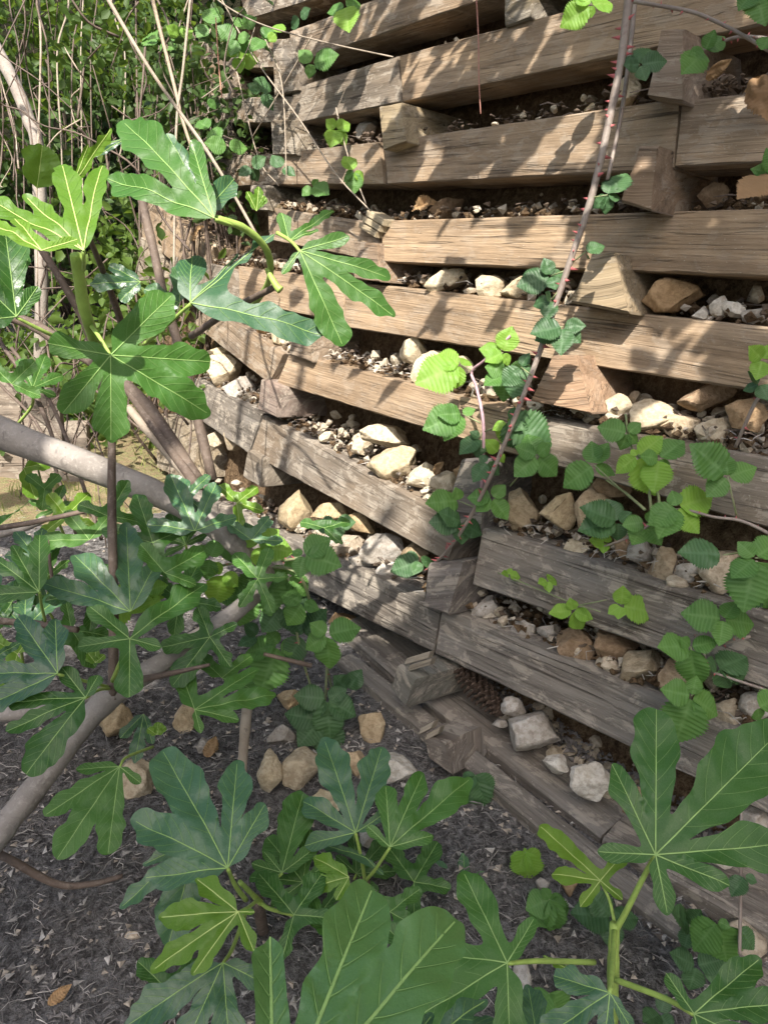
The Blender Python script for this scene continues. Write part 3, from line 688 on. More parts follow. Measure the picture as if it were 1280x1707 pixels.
limb([(0,640,1.7),(70,720,1.65),(130,900,1.6)], 2.5, 2.5, TWIG, 'branch')
limb([(412,1180,1.2),(405,1260,1.18),(400,1340,1.15),(392,1420,1.1)], 9, 7, PALE, 'branch')
limb([(520,1110,1.25),(440,1090,1.25)], 4, 3, TWIG, 'branch')

# leaves of the tree (upper left)
fig_leaf(tree, (185,592), .78, [(290,488),(357,602),(352,690),(186,737),(104,690),(78,572)], FIG, (.05,.1), .10, .22, .40, [(165,560,.79),(150,540,.81)], petr=7)
fig_leaf(tree, (358,364), .80, [(188,168,.17),(166,280,.13),(315,225,.10)], FIG, (-.2,.5), .12, .2, .5, [(395,378,.83),(430,395,.86)], petr=6)
fig_leaf(tree, (343,352), .86, [(282,205),(395,292),(330,250)], FIGB, (.2,.4), .15, .24, .6)
fig_leaf(tree, (140,418), .68, [(97,243,.15),(168,246,.08),(40,315,.17),(-30,318,.12)], FIGY, (-.15,.65), .12, .2, .45, [(140,450,.73)], petr=6)
fig_leaf(tree, (70,418), .64, [(-40,345,.2),(20,350,.2),(130,395,.2)], FIGY, (-.2,.7), .2, .2, .5)
fig_leaf(tree, (62,316), .92, [(73,240,.3)], FIGY, (.2,.1), .1, .3)
fig_leaf(tree, (120,310), .85, [(190,212,.2),(150,240,.2)], FIGY, (.3,.1), .1, .2)
fig_leaf(tree, (215,230), .9, [(150,262,.2),(175,240,.2)], FIGB, (0,.4), .1, .2)
fig_leaf(tree, (28,528), .74, [(8,368),(64,478),(-60,440),(-80,540)], FIG, (0,.35), .12, .22, .42, [(90,560,.78),(150,585,.86)], petr=7)
fig_leaf(tree, (500,418), .84, [(572,572),(660,520),(648,456),(582,392),(470,458)], FIG, (-.05,.35), .16, .17, .42, [(485,402,.86),(462,388,.87)], petr=6)
fig_leaf(tree, (318,505), .84, [(318,418,.28),(458,378,.22),(395,420,.2),(545,545,.13)], FIGB, (-.25,.5), .1, .22, .45, [(275,545,.9),(240,575,.95)], petr=7)
fig_leaf(tree, (482,402), .88, [(560,340,.2),(470,352,.25),(530,380,.2)], FIG, (.1,.5), .15, .22, .5)
fig_leaf(tree, (428,352), .88, [(412,318,.3),(432,310,.26)], FIGY, (.1,.2), .05, .25)
fig_leaf(tree, (300,505), .95, [(240,480),(300,440),(270,520)], FIGB, (0,.3), .1, .26, .5)
fig_leaf(tree, (235,470), 1.05, [(180,440),(150,470),(200,500)], FIGB, (0,.4), .1, .28, .5)
# mid left
fig_leaf(tree, (217,1065), .95, [(345,965,.15),(128,1078,.18),(150,1010,.2),(268,1078,.26),(216,1165,.25)], FIG, (0,.45), .12, .2, .4, [(205,1095,.97),(188,1135,1.02)], petr=7)
fig_leaf(tree, (218,1020), 1.02, [(211,868,.22),(122,918,.18),(70,968,.15),(265,930,.2)], FIGB, (0,.4), .1, .2, .42)
fig_leaf(tree, (97,1123), .85, [(28,1022,.2),(92,1030,.18),(-45,1118,.2),(-40,1180,.18)], FIGB, (-.1,.45), .12, .2, .42, [(140,1135,.92),(180,1145,1.02)], petr=6)
fig_leaf(tree, (143,1163), .86, [(5,1168,.18),(8,1215,.12),(42,1288,.2),(104,1112,.26),(165,1125,.3)], FIG, (.1,.4), .12, .2, .4, [(165,1150,.94),(182,1148,1.02)], petr=6)
fig_leaf(tree, (66,987), .95, [(-10,928,.2),(66,884,.18),(-30,992,.2),(20,905,.16)], FIG, (-.1,.4), .1, .2, .45, [(70,1010,1.0),(76,1035,1.06)], petr=5)
fig_leaf(tree, (325,885), 1.12, [(284,785,.2),(362,800,.16),(245,872,.2),(395,860,.2)], FIGB, (0,.4), .1, .22, .45)
fig_leaf(tree, (255,905), 1.12, [(228,820,.2),(170,880,.2),(330,870,.18),(280,960,.2)], FIG, (0,.35), .1, .22, .45)
fig_leaf(tree, (150,900), 1.25, [(110,850,.22),(60,900,.2),(190,850,.2)], FIG, (0,.35), .1, .22, .45)
fig_leaf(tree, (275,955), 1.0, [(235,905,.3),(345,915,.24),(330,975,.2)], FIG, (.2,.2), .15, .28, .6)
fig_leaf(tree, (160,985), 1.08, [(120,975,.2),(75,1000,.2),(180,940,.2),(150,1050,.2)], FIG, (0,.4), .1, .24, .45)
fig_leaf(tree, (120,1050), 1.12, [(160,1110,.26),(50,1090,.24),(190,1060,.2),(110,1000,.2)], FIG, (0,.3), .1, .26, .5)
fig_leaf(tree, (30,1090), 1.1, [(60,1050,.26),(-20,1060,.24),(10,1160,.26)], FIGY, (0,.3), .1, .26, .5)
fig_leaf(tree, (-5,880), 1.0, [(55,828,.16),(30,850,.2),(-50,840,.2)], FIG, (0,.5), .1, .2, .45)
fig_leaf(tree, (20,1005), 1.15, [(-30,1000,.2),(40,960,.2),(-10,1050,.2)], FIG, (0,.4), .1, .22, .45)
fig_leaf(tree, (-15,1100), .95, [(35,1070,.16),(20,1140,.2),(-60,1150,.2)], FIGB, (0,.4), .1, .22, .45)
fig_leaf(tree, (350,1062), 1.1, [(268,1078,.24),(288,1142,.24),(386,1112,.2),(330,1010,.26),(395,1040,.2)], FIG, (.1,.3), .12, .24, .45)
fig_leaf(tree, (325,1183), 1.05, [(462,1152,.16),(300,1112,.26),(400,1198,.2),(335,1222,.2),(430,1110,.12)], FIG, (0,.5), .12, .2, .45)
fig_leaf(tree, (395,838), 1.3, [(365,805,.24),(430,810,.24),(440,850,.22),(400,880,.22)], FIGY, (0,.5), .1, .26, .5)
fig_leaf(tree, (540,880), 1.2, [(500,868,.26),(585,866,.22),(570,905,.2)], FIG, (0,.6), .1, .24, .5)
fig_leaf(tree, (240,1190), 1.1, [(225,1270,.22),(255,1240,.2),(200,1230,.2)], FIGB, (0,.3), .1, .2, .5)
fig_leaf(tree, (200,1278), .92, [(128,1282,.18),(74,1357,.2),(92,1432,.2),(180,1424,.2),(236,1306,.2)], FIG, (0,.35), .12, .2, .42, [(212,1262,.95),(255,1245,1.05)], petr=5)
fig_leaf(tree, (40,780), 1.45, [(60,830,.3),(85,770,.3)], FIGY, (0,.3), .1, .3)
fig_leaf(tree, (75,815), 1.4, [(45,790,.3),(100,790,.3),(70,850,.3)], FIG, (0,.4), .1, .3)
fig_leaf(tree, (300,1000), 1.15, [(250,960,.26),(330,940,.24),(370,1010,.2),(290,1060,.24)], FIG, (0,.4), .1, .24, .45)
fig_leaf(tree, (420,900), 1.2, [(380,870,.26),(450,860,.24),(470,900,.2)], FIGB, (0,.4), .1, .26, .5)
fig_leaf(tree, (60,1010), 1.2, [(20,970,.26),(110,985,.24),(60,1065,.24)], FIG, (0,.4), .1, .26, .5)
fig_leaf(tree, (310,830), 1.2, [(280,790,.2),(350,790,.18),(340,850,.2)], FIGB, (0,.4), .1, .22, .45)
fig_leaf(tree, (20,640), 1.3, [(60,600,.26),(-20,600,.24),(70,660,.24)], FIG, (0,.4), .1, .26, .5)
fig_leaf(tree, (110,860), 1.3, [(80,820,.26),(150,820,.24),(160,880,.24),(70,890,.2)], FIGY, (0,.4), .1, .26, .5)
fig_leaf(tree, (180,860), 1.15, [(130,840,.24),(215,800,.2),(240,870,.2)], FIG, (0,.4), .1, .26, .5)
fig_leaf(tree, (370,1130), 1.15, [(330,1090,.26),(420,1090,.22),(430,1150,.22)], FIG, (0,.4), .1, .26, .5)
fig_leaf(tree, (430,965), 1.15, [(390,920,.24),(450,910,.22),(480,960,.2),(400,1010,.22),(455,1020,.2)], FIG, (0,.4), .1, .22, .45)
def filler(par, n, box, dd, seed):
    rn = random.Random(seed)
    for k in range(n):
        bx, by, d = rn.uniform(box[0], box[2]), rn.uniform(box[1], box[3]), rn.uniform(*dd); a0 = rn.uniform(-.9, .9) - math.pi / 2; sz = rn.uniform(75, 105) / d
        tips = [(bx + math.cos(a0 + o_) * sz * f_, by + math.sin(a0 + o_) * sz * f_, rn.uniform(.17, .21)) for o_, f_ in ((-1.55, .62), (-.78, .88), (0, 1.0), (.78, .88), (1.55, .62))]
        fig_leaf(par, (bx, by), d, tips, rn.choice((FIG, FIG, FIGB)), (rn.uniform(-.2, .2), rn.uniform(.2, .6)), .14, .2, .42, [(bx + rn.uniform(-15, 15), by + 30, d + .05), (bx + rn.uniform(-30, 30), by + 60, d + .12)], petr=5)
filler(tree, 7, (-20, 900, 330, 1210), (1.12, 1.35), 4)
filler(tree, 2, (-20, 620, 120, 900), (1.35, 1.6), 6)
# young buds
for (bx_, by_, dp) in ((160,1105,.98), (430,345,.88), (262,1225,1.05)):
    for k in range(4):
        a = R_(0, 6.3); fig_leaf(tree, (bx_, by_), dp, [(bx_ + 16 * math.cos(a), by_ - 10 - 12 * abs(math.sin(a)), .25)], FIGY, (R_(-.3, .3), .2), .1, .25)
fg = tube('unripe_fig', [at(445, 448, .9), at(452, 462, .9), at(462, 478, .9), at(468, 484, .9)], pxr(4, .9), pxr(7, .9), PET, tree, 10, .05)

# sapling at the lower centre
sap = thing('fig_sapling', ground(470, 1560), 'low fig sucker with overlapping lobed leaves at the bottom centre', 'sapling')
fig_leaf(sap, (380,1447), .80, [(268,1236,.18),(396,1262,.16),(443,1338,.2),(222,1362,.2),(240,1462,.2)], FIGB, (0,.35), .12, .2, .42, [(392,1475,.84),(410,1500,.88)], petr=8)
fig_leaf(sap, (330,1400), .90, [(200,1510,.24),(280,1575,.24),(240,1440,.2)], FIGB, (0,.35), .1, .24, .45)
fig_leaf(sap, (397,1520), .76, [(328,1462,.2),(266,1525,.2),(254,1612,.2),(322,1622,.2),(424,1586,.22),(425,1520,.2)], FIGY, (.05,.3), .12, .2, .42, [(415,1512,.80),(430,1500,.86)], petr=6)
fig_leaf(sap, (372,1605), .78, [(208,1705,.2),(300,1760,.2),(384,1760,.2),(445,1640,.24)], FIGB, (0,.35), .12, .2, .42, [(388,1580,.82),(410,1520,.9)], petr=7)
fig_leaf(sap, (593,1388), .98, [(540,1225,.19),(637,1240,.19),(503,1332,.2),(505,1408,.18),(650,1350,.16)], FIGB, (0,.35), .12, .2, .40, [(602,1430,1.0),(608,1465,1.03)], petr=6)
fig_leaf(sap, (650,1412), .92, [(643,1308,.2),(706,1285,.18),(787,1290,.17),(612,1378,.22),(722,1392,.18)], FIG, (.05,.35), .12, .18, .42, [(625,1450,.96),(608,1470,1.0)], petr=6)
fig_leaf(sap, (470,1455), .95, [(506,1316,.24),(440,1420,.2),(528,1412,.2),(420,1440,.24)], FIG, (0,.4), .1, .22, .45, [(450,1475,.97),(430,1500,.98)], petr=6)
fig_leaf(sap, (582,1462), .90, [(524,1428,.26),(520,1478,.26),(560,1500,.24)], FIGY, (0,.4), .1, .26, .55)
fig_leaf(sap, (490,1525), .86, [(430,1450,.2),(540,1450,.24),(560,1530,.2),(470,1600,.2)], FIG, (0,.4), .12, .22, .45, [(450,1515,.9),(435,1505,.92)], petr=7)
fig_leaf(sap, (690,1470), 1.0, [(640,1400,.24),(730,1400,.24),(750,1480,.24),(690,1540,.22)], FIG, (0,.4), .1, .24, .5)
fig_leaf(sap, (650,1520), .92, [(600,1480,.24),(700,1480,.24),(720,1560,.24)], FIG, (0,.4), .1, .24, .5)
fig_leaf(sap, (610,1430), .99, [(525,1400,.10),(640,1460,.12)], FIGB, (0,.7), .1, .1, .4)
fig_leaf(sap, (845,1605), .70, [(772,1452,.22),(890,1530,.2),(690,1585,.22),(650,1720,.2),(850,1760,.24)], FIG, (0,.3), .12, .22, .45, [(900,1602,.73),(990,1604,.78)], petr=9)
fig_leaf(sap, (455,1890), .42, [(628,1460,.150),(452,1545,.13),(772,1512,.145)], FIGL, (.12,.42), .10, .2, .42, cup=.24, wave=.04, capf=1.02, vr=2.2)
fig_leaf(sap, (640,1800), .5, [(815,1655,.13),(720,1690,.14)], FIGB, (.1,.6), .08, .2, .4)
fig_leaf(sap, (740,1700), .72, [(680,1650,.26),(800,1660,.26),(760,1600,.2),(840,1720,.2)], FIGB, (0,.4), .1, .26, .5)
fig_leaf(sap, (900,1760), .72, [(880,1640,.26),(820,1720,.2),(960,1720,.2)], FIGB, (0,.4), .1, .26, .5)
limb([(430,1500,.92),(440,1560,1.0),(460,1640,1.1),(470,1700,1.15)], 9, 11, TWIG, 'stem', sap)
limb([(608,1468,1.03),(590,1540,1.08),(540,1640,1.12),(480,1700,1.15)], 9, 11, TWIG, 'stem', sap)
limb([(435,1505,.92),(420,1490,.9),(400,1470,.87)], 5, 4, PET, 'green_shoot', sap)
fig_leaf(sap, (560,1560), .86, [(500,1500,.26),(610,1500,.26),(640,1580,.24),(560,1640,.22)], FIG, (0,.4), .1, .24, .5)
fig_leaf(sap, (700,1600), .84, [(640,1540,.24),(740,1530,.22),(770,1620,.24)], FIG, (0,.4), .1, .24, .5)
fig_leaf(sap, (280,1650), .9, [(230,1600,.26),(330,1600,.24),(260,1720,.22)], FIG, (0,.4), .1, .26, .5)
filler(sap, 9, (290, 1420, 800, 1720), (.96, 1.12), 9)
# shoot at the lower right
sh = thing('fig_sapling', ground(1010, 1660), 'green fig shoot spreading broad lobed leaves at the lower right', 'sapling')
fig_leaf(sh, (1092,1425), .74, [(1094,1172,.17),(1018,1270,.15),(1310,1205,.19),(1320,1405,.19),(1218,1478,.22),(1112,1524,.22),(996,1420,.2)], FIG, (.05,.2), .08, .19, .40, [(1072,1462,.76),(1040,1525,.79),(1027,1548,.80)], petr=10)
fig_leaf(sh, (1000,1468), .84, [(898,1372,.16),(918,1455,.2),(966,1512,.2),(1038,1500,.2),(1040,1422,.22)], FIGY, (0,.35), .12, .19, .42, [(1015,1500,.83),(1024,1540,.81)], petr=5)
fig_leaf(sh, (1016,1655), .66, [(920,1625,.24),(895,1735,.2),(1000,1800,.2),(1055,1720,.2)], FIGB, (0,.3), .12, .22, .45, [(1020,1610,.72),(1024,1550,.80)], petr=10)
fig_leaf(sh, (1156,1690), .70, [(1268,1592,.2),(1340,1665,.2),(1300,1760,.2),(1108,1620,.22),(1180,1780,.2)], FIG, (.05,.3), .12, .2, .42, [(1110,1665,.74),(1022,1632,.8)], petr=10)
fig_leaf(sh, (985,1640), .86, [(905,1590,.26),(930,1620,.2)], FIGY, (0,.6), .1, .24, .5)
limb([(1024,1540,.80),(1022,1600,.81),(1020,1680,.86),(1015,1760,.95)], 8, 10, PET, 'stem', sh)

# ---------------------------------------------------------------- bramble leaflets
def leaflet_mesh(seed):
    rnd = random.Random(seed); n = 30; C = 6; V = []; F = []; vein = []; curl = rnd.uniform(-.16, -.04); fold = rnd.uniform(.10, .28); ph = rnd.uniform(0, 9)
    def width(t): return .445 * (1 - abs(2 * t ** .70 - 1) ** 2.1) ** .80 * (1 - .42 * t ** 3) if 0 < t < 1 else 0.0
    for i in range(n + 1):
        t = i / n
        for k in range(-C, C + 1):
            a = abs(k) / C; wd = width(t); ser = 1 + (.10 if i % 2 else -.08) * (a > .98)
            x = k / C * wd * ser; y = t + a * wd * .34 * (1 - t) * min(1, t * 4) + (.0 if a < .98 else (.014 if i % 2 else 0))
            pleat = .016 * math.cos(i / 3 * 2 * math.pi) * a ** .5 * (wd / .4)
            z = fold * abs(x) + pleat + curl * (y ** 2) - .30 * x * x + .05 * noise.noise(Vector((x * 4, y * 4, ph)))
            V.append((x, y, z)); vein.append(1.0 if k == 0 else (.75 if i % 3 == 0 and a < .95 else 0.0))
    w_ = 2 * C + 1
    for i in range(n):
        for k in range(2 * C): F.append((i * w_ + k, i * w_ + k + 1, (i + 1) * w_ + k + 1, (i + 1) * w_ + k))
    me = mesh('leaflet', V, F); at_ = me.attributes.new('vein', 'FLOAT', 'POINT')
    for i, q in enumerate(vein): at_.data[i].value = q
    return me
LM = {}
for key, m in (('g', BRAM), ('y', BRAMY), ('d', BRAMD), ('x', DEAD)):
    LM[key] = []
    for k in range(4):
        me = leaflet_mesh(k * 7 + 1); me.materials.append(m); LM[key].append(me)
def leaflet(parent, b3, t3, key='g', wr=1.0, up=.5, roll=None):
    ax = t3 - b3; L = ax.length * 1.12; ax.normalize()
    n = (CAM - b3).normalized() * .8 + Vector((0, 0, 1)) * up + Vector((R_(-.3, .3), R_(-.3, .3), R_(-.2, .2))) * 1.0
    n = (n - ax * n.dot(ax)).normalized(); s = ax.cross(n)
    o = bpy.data.objects.new('leaflet', random.choice(LM[key])); COL.objects.link(o); o.parent = parent
    o.matrix_basis = Matrix.Translation(b3 - parent.location) @ Matrix((s, ax, n)).transposed().to_4x4() @ Matrix.Diagonal((L * wr * R_(.92, 1.08), L, L, 1))
    return o
def trif(parent, c, off, tips, key='g', stem=None, wr=1.0, depth=None, lift=.02):
    """a compound leaf: leaflets from the px centre c to the px tips; stem = px polyline of its stalk"""
    P = (lambda x, y, o: at(x, y, depth)) if depth else hit
    b = P(*c, off)
    for i, t in enumerate(tips):
        key_ = t[2] if len(t) > 2 else key
        tp = at(t[0], t[1], (b - CAM).dot(FW) * R_(.985, 1.015)); q = b.lerp(tp, .08)
        leaflet(parent, q, tp, key_, wr)
    if stem:
        pts = [b] + [P(x, y, o) for x, y, o in stem]
        V, F = tube_data(smooth_path(pts, 4), .0011, .0016, 5, .1); new('leaf_stalk', mesh('leaf_stalk', V, F), CANED, parent)
thorn_me = None
def thorns(parent, pts, r0, r1, n, size=.006):
    global thorn_me
    if thorn_me is None:
        V = [(.5 * math.cos(k * math.pi / 3), .9 * math.sin(k * math.pi / 3), 0) for k in range(6)] + [(.1, .3, .9), (0, -.25, 1.7)]
        V = [(x * .5, y * .5, z) for x, y, z in V]; F = [(k, (k + 1) % 6, 6) for k in range(6)] + [(k, (k + 1) % 6, 7) for k in range(6)]
        thorn_me = mesh('thorn', V, F); thorn_me.materials.append(THORN)
    for k in range(n):
        f = (k + R_(.2, .8)) / n * (len(pts) - 1.01); i = int(f); p = pts[i].lerp(pts[i + 1], f - i); t = (pts[i + 1] - pts[i]).normalized()
        a = R_(0, 6.3); u = t.cross(Vector((.3, .2, .9))).normalized(); d = (u * math.cos(a) + t.cross(u) * math.sin(a)).normalized()
        r = r0 + (r1 - r0) * f / len(pts); s = size * R_(.7, 1.2); yv = t
        o = bpy.data.objects.new('thorn', thorn_me); COL.objects.link(o); o.parent = parent
        o.matrix_basis = Matrix.Translation(p + d * r * .85 - parent.location) @ Matrix((yv.cross(d), yv, d)).transposed().to_4x4() @ Matrix.Diagonal((s, s, s, 1))

# the long thorny cane crossing the wall
b1 = thing('bramble_cane', hit(745, 925, .02), 'long thorny grey bramble cane running diagonally across the wall', 'bramble')
cp = smooth_path([hit(*p) for p in ((1052,-40,.16),(1036,90,.15),(1015,200,.14),(985,330,.13),(945,450,.12),(905,570,.11),(868,670,.10),(828,770,.085),(790,850,.06),(748,915,.035),(705,955,.0))], 8)
V, F = tube_data(cp, .0064, .0026, 9, .12, knots=.1); new('stem', mesh('stem', V, F), CANE, b1)
thorns(b1, cp, .0062, .0026, 84, .0070)
V, F = tube_data(smooth_path([hit(1060,-30,.10), hit(1050,80,.10), hit(1035,190,.11), hit(1012,300,.12)], 6), .004, .003, 7, .1); new('side_stem', mesh('side_stem', V, F), CANE, b1)
for c, off, tips, key, st in [
 ((1066,108),.13,[(1040,95),(1082,82),(1108,100),(1075,132),(1042,108)],'d',[(1035,110,.14)]),
 ((1012,325),.13,[(1040,290),(1010,355),(1032,330),(1020,300),(990,345)],'d',[(985,330,.13)]),
 ((918,460),.12,[(908,432),(866,475),(925,480),(938,455)],'d',[(945,450,.12)]),
 ((918,500),.12,[(890,508),(910,488),(912,530),(930,510)],'d',[(935,480,.12)]),
 ((938,545),.11,[(972,542),(965,568),(890,552),(935,585),(895,565)],'d',[(912,548,.11)]),
 ((975,420),.12,[(1005,408),(980,428)],'d',[(950,440,.12)]),
 ((868,612),.1,[(855,660),(888,630),(880,590),(840,640)],'d',[(885,625,.11)]),
 ((845,700),.08,[(880,690),(870,715),(915,738),(868,745)],'d',None),
 ((812,770),.07,[(790,800),(830,790),(800,760)],'d',None),
 ((770,870),.05,[(735,855),(745,880),(800,890),(770,905),(720,870)],'d',None),
 ((700,935),.02,[(670,930),(725,940),(690,955),(655,950)],'d',None)]:
    trif(b1, c, off, tips, key, st)
# upright purple bramble shoot left of the cane
b2 = thing('bramble_shoot', hit(805, 760, .02), 'small bramble shoot with purple stem and bright lime leaves left of the cane', 'bramble')
V, F = tube_data(smooth_path([hit(800,860,.0), hit(806,720,.06), hit(795,650,.075), hit(786,620,.08), hit(808,600,.085), hit(850,560,.09)], 5), .0034, .0022, 7, .1); new('stem', mesh('stem', V, F), plain('purple_stem', (.42, .27, .30), .5), b2)
for c, tips, key, st, off in [
 ((768,608),[(700,636),(752,646),(728,594),(782,600)],'y',[(788,618,.08)],.08), ((838,588),[(852,548),(802,582),(848,608),(812,600)],'y',[(808,600,.085)],.09), ((845,620),[(810,640),(838,665),(880,610),(878,640),(812,612)],'g',[(820,596,.085)],.08),
 ((770,690),[(712,712),(742,728),(790,682),(735,690)],'g',[(800,705,.06)],.07), ((800,730),[(768,752),(785,720),(795,760)],'d',[(804,720,.06)],.06), ((845,705),[(822,715),(858,700),(835,736),(882,724)],'y',[(806,720,.06)],.06),
 ((895,760),[(862,745),(915,740),(926,790),(860,790),(880,725)],'g',[(850,810,.04)],.06), ((830,755),[(812,735),(840,770)],'y',None,.06), ((765,835),[(715,838),(740,858),(760,815)],'g',[(800,850,.04)],.05), ((820,830),[(782,828),(845,862),(795,850),(840,810)],'g',None,.05)]:
    trif(b2, c, off, tips, key, st)
# spray on the right
b3 = thing('bramble_spray', hit(1250, 880, .02), 'leafy bramble spray arching over the shaded beam at the right', 'bramble')
def canes(parent, lst, m=CANED, r=(.0024, .0016), th=0):
    for L in lst:
        p3 = smooth_path([hit(*q) for q in L], 6); V, F = tube_data(p3, r[0], r[1], 7, .1); new('stem', mesh('stem', V, F), m, parent)
        if th: thorns(parent, p3, r[0], r[1], th, .004)
canes(b3, [[(1310,905,.03),(1240,870,.06),(1190,862,.08),(1120,850,.09),(1060,890,.09),(995,915,.08)]], CANE, th=10)
canes(b3, [[(1085,850,.09),(1075,780,.09),(1050,740,.09),(1042,690,.10)], [(1075,850,.09),(1040,820,.08),(1010,800,.08)], [(1100,855,.09),(1095,820,.09),(1080,800,.09)]])
for c, tips, key, st, off in [
 ((1046,722),[(1000,712),(1066,706),(1034,748),(1062,738)],'g',None,.11), ((990,775),[(942,808),(985,738),(1022,790),(1010,740)],'g',[(1050,830,.08)],.09), ((1062,760),[(1028,785),(1100,730),(1052,750),(1090,820,'y')],'y',None,.11), ((1098,765),[(1136,735),(1112,790),(1090,815,'y'),(1070,760)],'g',None,.1),
 ((1212,795),[(1160,745),(1256,780),(1180,825),(1210,760)],'g',[(1228,865,.06)],.08), ((1128,845),[(1185,828,'y'),(1162,885,'y'),(1100,890),(1120,820),(1085,870)],'g',None,.1), ((1030,870),[(970,880),(1012,835),(1030,900),(1050,855),(975,845)],'d',None,.08),
 ((1075,870),[(1055,905),(1040,875),(1100,905),(1110,860)],'g',None,.09), ((1205,925),[(1137,920)],'d',[(1240,920,.06)],.09), ((1258,930),[(1232,905),(1300,900),(1240,1012),(1275,1010),(1222,960)],'g',[(1300,930,.05)],.09),
 ((1008,905),[(985,900),(1005,920),(1012,890)],'y',None,.08)]:
    trif(b3, c, off, tips, key, st)
# hanging spray, lower right
b4 = thing('bramble_spray', hit(1290, 1180, .02), 'drooping bramble spray in front of the lower right beams', 'bramble')
canes(b4, [[(1320,1165,.02),(1230,1135,.04),(1185,1120,.05)], [(1180,1120,.05),(1160,1060,.06),(1150,1180,.06)], [(1250,1060,.03),(1200,1075,.04)]], CANE, th=5)
for c, tips, key, st, off in [
 ((1150,1078),[(1102,1078),(1192,1070),(1158,1142),(1135,1065)],'g',[(1160,1110,.06)],.08), ((1152,1160),[(1108,1150),(1128,1232),(1192,1190),(1160,1130)],'g',[(1180,1120,.05)],.08), ((1205,1032),[(1142,1022),(1252,1040),(1200,1072),(1225,1005)],'g',None,.07), ((1195,1115),[(1180,1100),(1240,1120),(1215,1145),(1240,1095)],'d',None,.05), ((1262,1180),[(1300,1160),(1265,1200)],'g',None,.07), ((1275,1005),[(1240,985),(1300,1010),(1250,970)],'d',None,.06)]:
    trif(b4, c, off, tips, key, st)
# runner with fresh leaflets on the shaded beam
b5 = thing('bramble_runner', hit(800, 962, .01), 'thin bramble runner with three fresh leaf clusters on the grey beam', 'bramble')
canes(b5, [[(830,955,.01),(880,975,.02),(940,1000,.025),(1000,1020,.03)], [(960,1010,.025),(1010,1000,.03)]], CANED, (.0014, .001))
for c, tips, key, off in [((848,958),[(838,955),(852,948),(866,962)],'y',.02), ((912,968),[(898,972),(915,986),(925,965)],'y',.03), ((955,1018),[(918,1020),(950,1000),(970,1046),(985,1030)],'y',.03), ((1035,1010),[(1015,1022),(1038,980),(1088,1020),(1030,1030)],'y',.03)]:
    trif(b5, c, off, tips, key)
# left-centre bramble in front of the wall
b6 = thing('bramble_bush', ground(500, 1190), 'bushy bramble with bright tips growing beside the fig limb at left centre', 'bramble')
canes(b6, [[(180,1005,.62),(280,965,.5),(360,945,.42),(440,930,.36)], [(440,945,.34),(500,960,.3),(530,1060,.2),(555,1160,.1),(560,1260,.1)], [(480,960,.3),(500,1080,.25),(520,1150,.2)], [(545,1110,.15),(540,1180,.15),(520,1230,.2)], [(470,935,.34),(500,930,.33)]], CANED, (.003, .0022), th=6)
for c, tips, key, off in [
 ((245,985),[(190,1000),(215,1020),(275,975),(255,1020),(238,962),(276,992)],'y',.56), ((225,1000),[(180,985),(175,1025)],'y',.57),
 ((430,910),[(408,892),(462,885),(484,918),(435,945),(452,905)],'y',.38), ((372,955),[(360,1005),(395,975),(355,940)],'y',.42), ((505,925),[(546,898),(562,940),(500,960),(488,918)],'g',.36), ((400,925),[(372,915),(440,940),(412,900)],'g',.39),
 ((415,985),[(370,1000),(400,1040),(450,1000),(420,950)],'g',.36), ((380,900),[(350,880),(420,880),(385,935)],'d',.38), ((470,1010),[(440,1050),(500,1050),(520,1000)],'d',.3), ((350,930),[(320,915),(365,900),(345,965)],'g',.45), ((430,1060),[(400,1075),(450,1095),(410,1040)],'d',.3), ((445,950),[(400,1010),(450,1020),(480,970),(430,980)],'g',.33), ((480,960),[(510,990),(460,1000),(500,930)],'g',.3), ((505,1005),[(480,1040),(530,1015),(470,990)],'g',.3),
 ((465,1075),[(412,1085),(435,1150),(498,1080),(448,1052)],'g',.28), ((545,1058),[(512,1080),(596,1045),(548,1112),(520,1040)],'g',.26), ((505,1060),[(480,1100),(540,1020),(490,1030)],'d',.25),
 ((545,1165),[(495,1160),(518,1190),(590,1190),(550,1230),(575,1150)],'d',.2), ((535,1200),[(500,1240),(560,1260),(480,1190)],'d',.2), ((580,1150),[(600,1120),(560,1130)],'d',.14), ((560,870),[(590,870),(530,880),(560,900)],'d',.1)]:
    trif(b6, c, off, tips, key)
# low leaves lower right
b7 = thing('bramble_seedling', ground(1170, 1570), 'low bramble leaves rooted at the wall base in the lower right corner', 'bramble')
canes(b7, [[(1235,1330,.06),(1234,1440,.1),(1232,1590,.16)]], CANE, (.002, .002))
for c, tips, key, off in [((1195,1535),[(1158,1580),(1210,1600),(1215,1545)],'g',.16), ((1150,1545),[(1125,1520),(1165,1520),(1140,1580)],'d',.12), ((1160,1610),[(1120,1590),(1200,1600),(1240,1610),(1150,1650)],'d',.14), ((1020,1530),[(985,1490),(960,1520),(1060,1530),(1020,1580)],'d',.14), ((975,1580),[(945,1590),(1000,1600),(960,1620)],'d',.12), ((1240,1460),[(1220,1490),(1260,1470)],'d',.12), ((1230,1545),[(1255,1580),(1215,1575)],'d',.14), ((1100,1690),[(1075,1700),(1110,1660),(1120,1720)],'d',.2)]:
    trif(b7, c, off, tips, key)
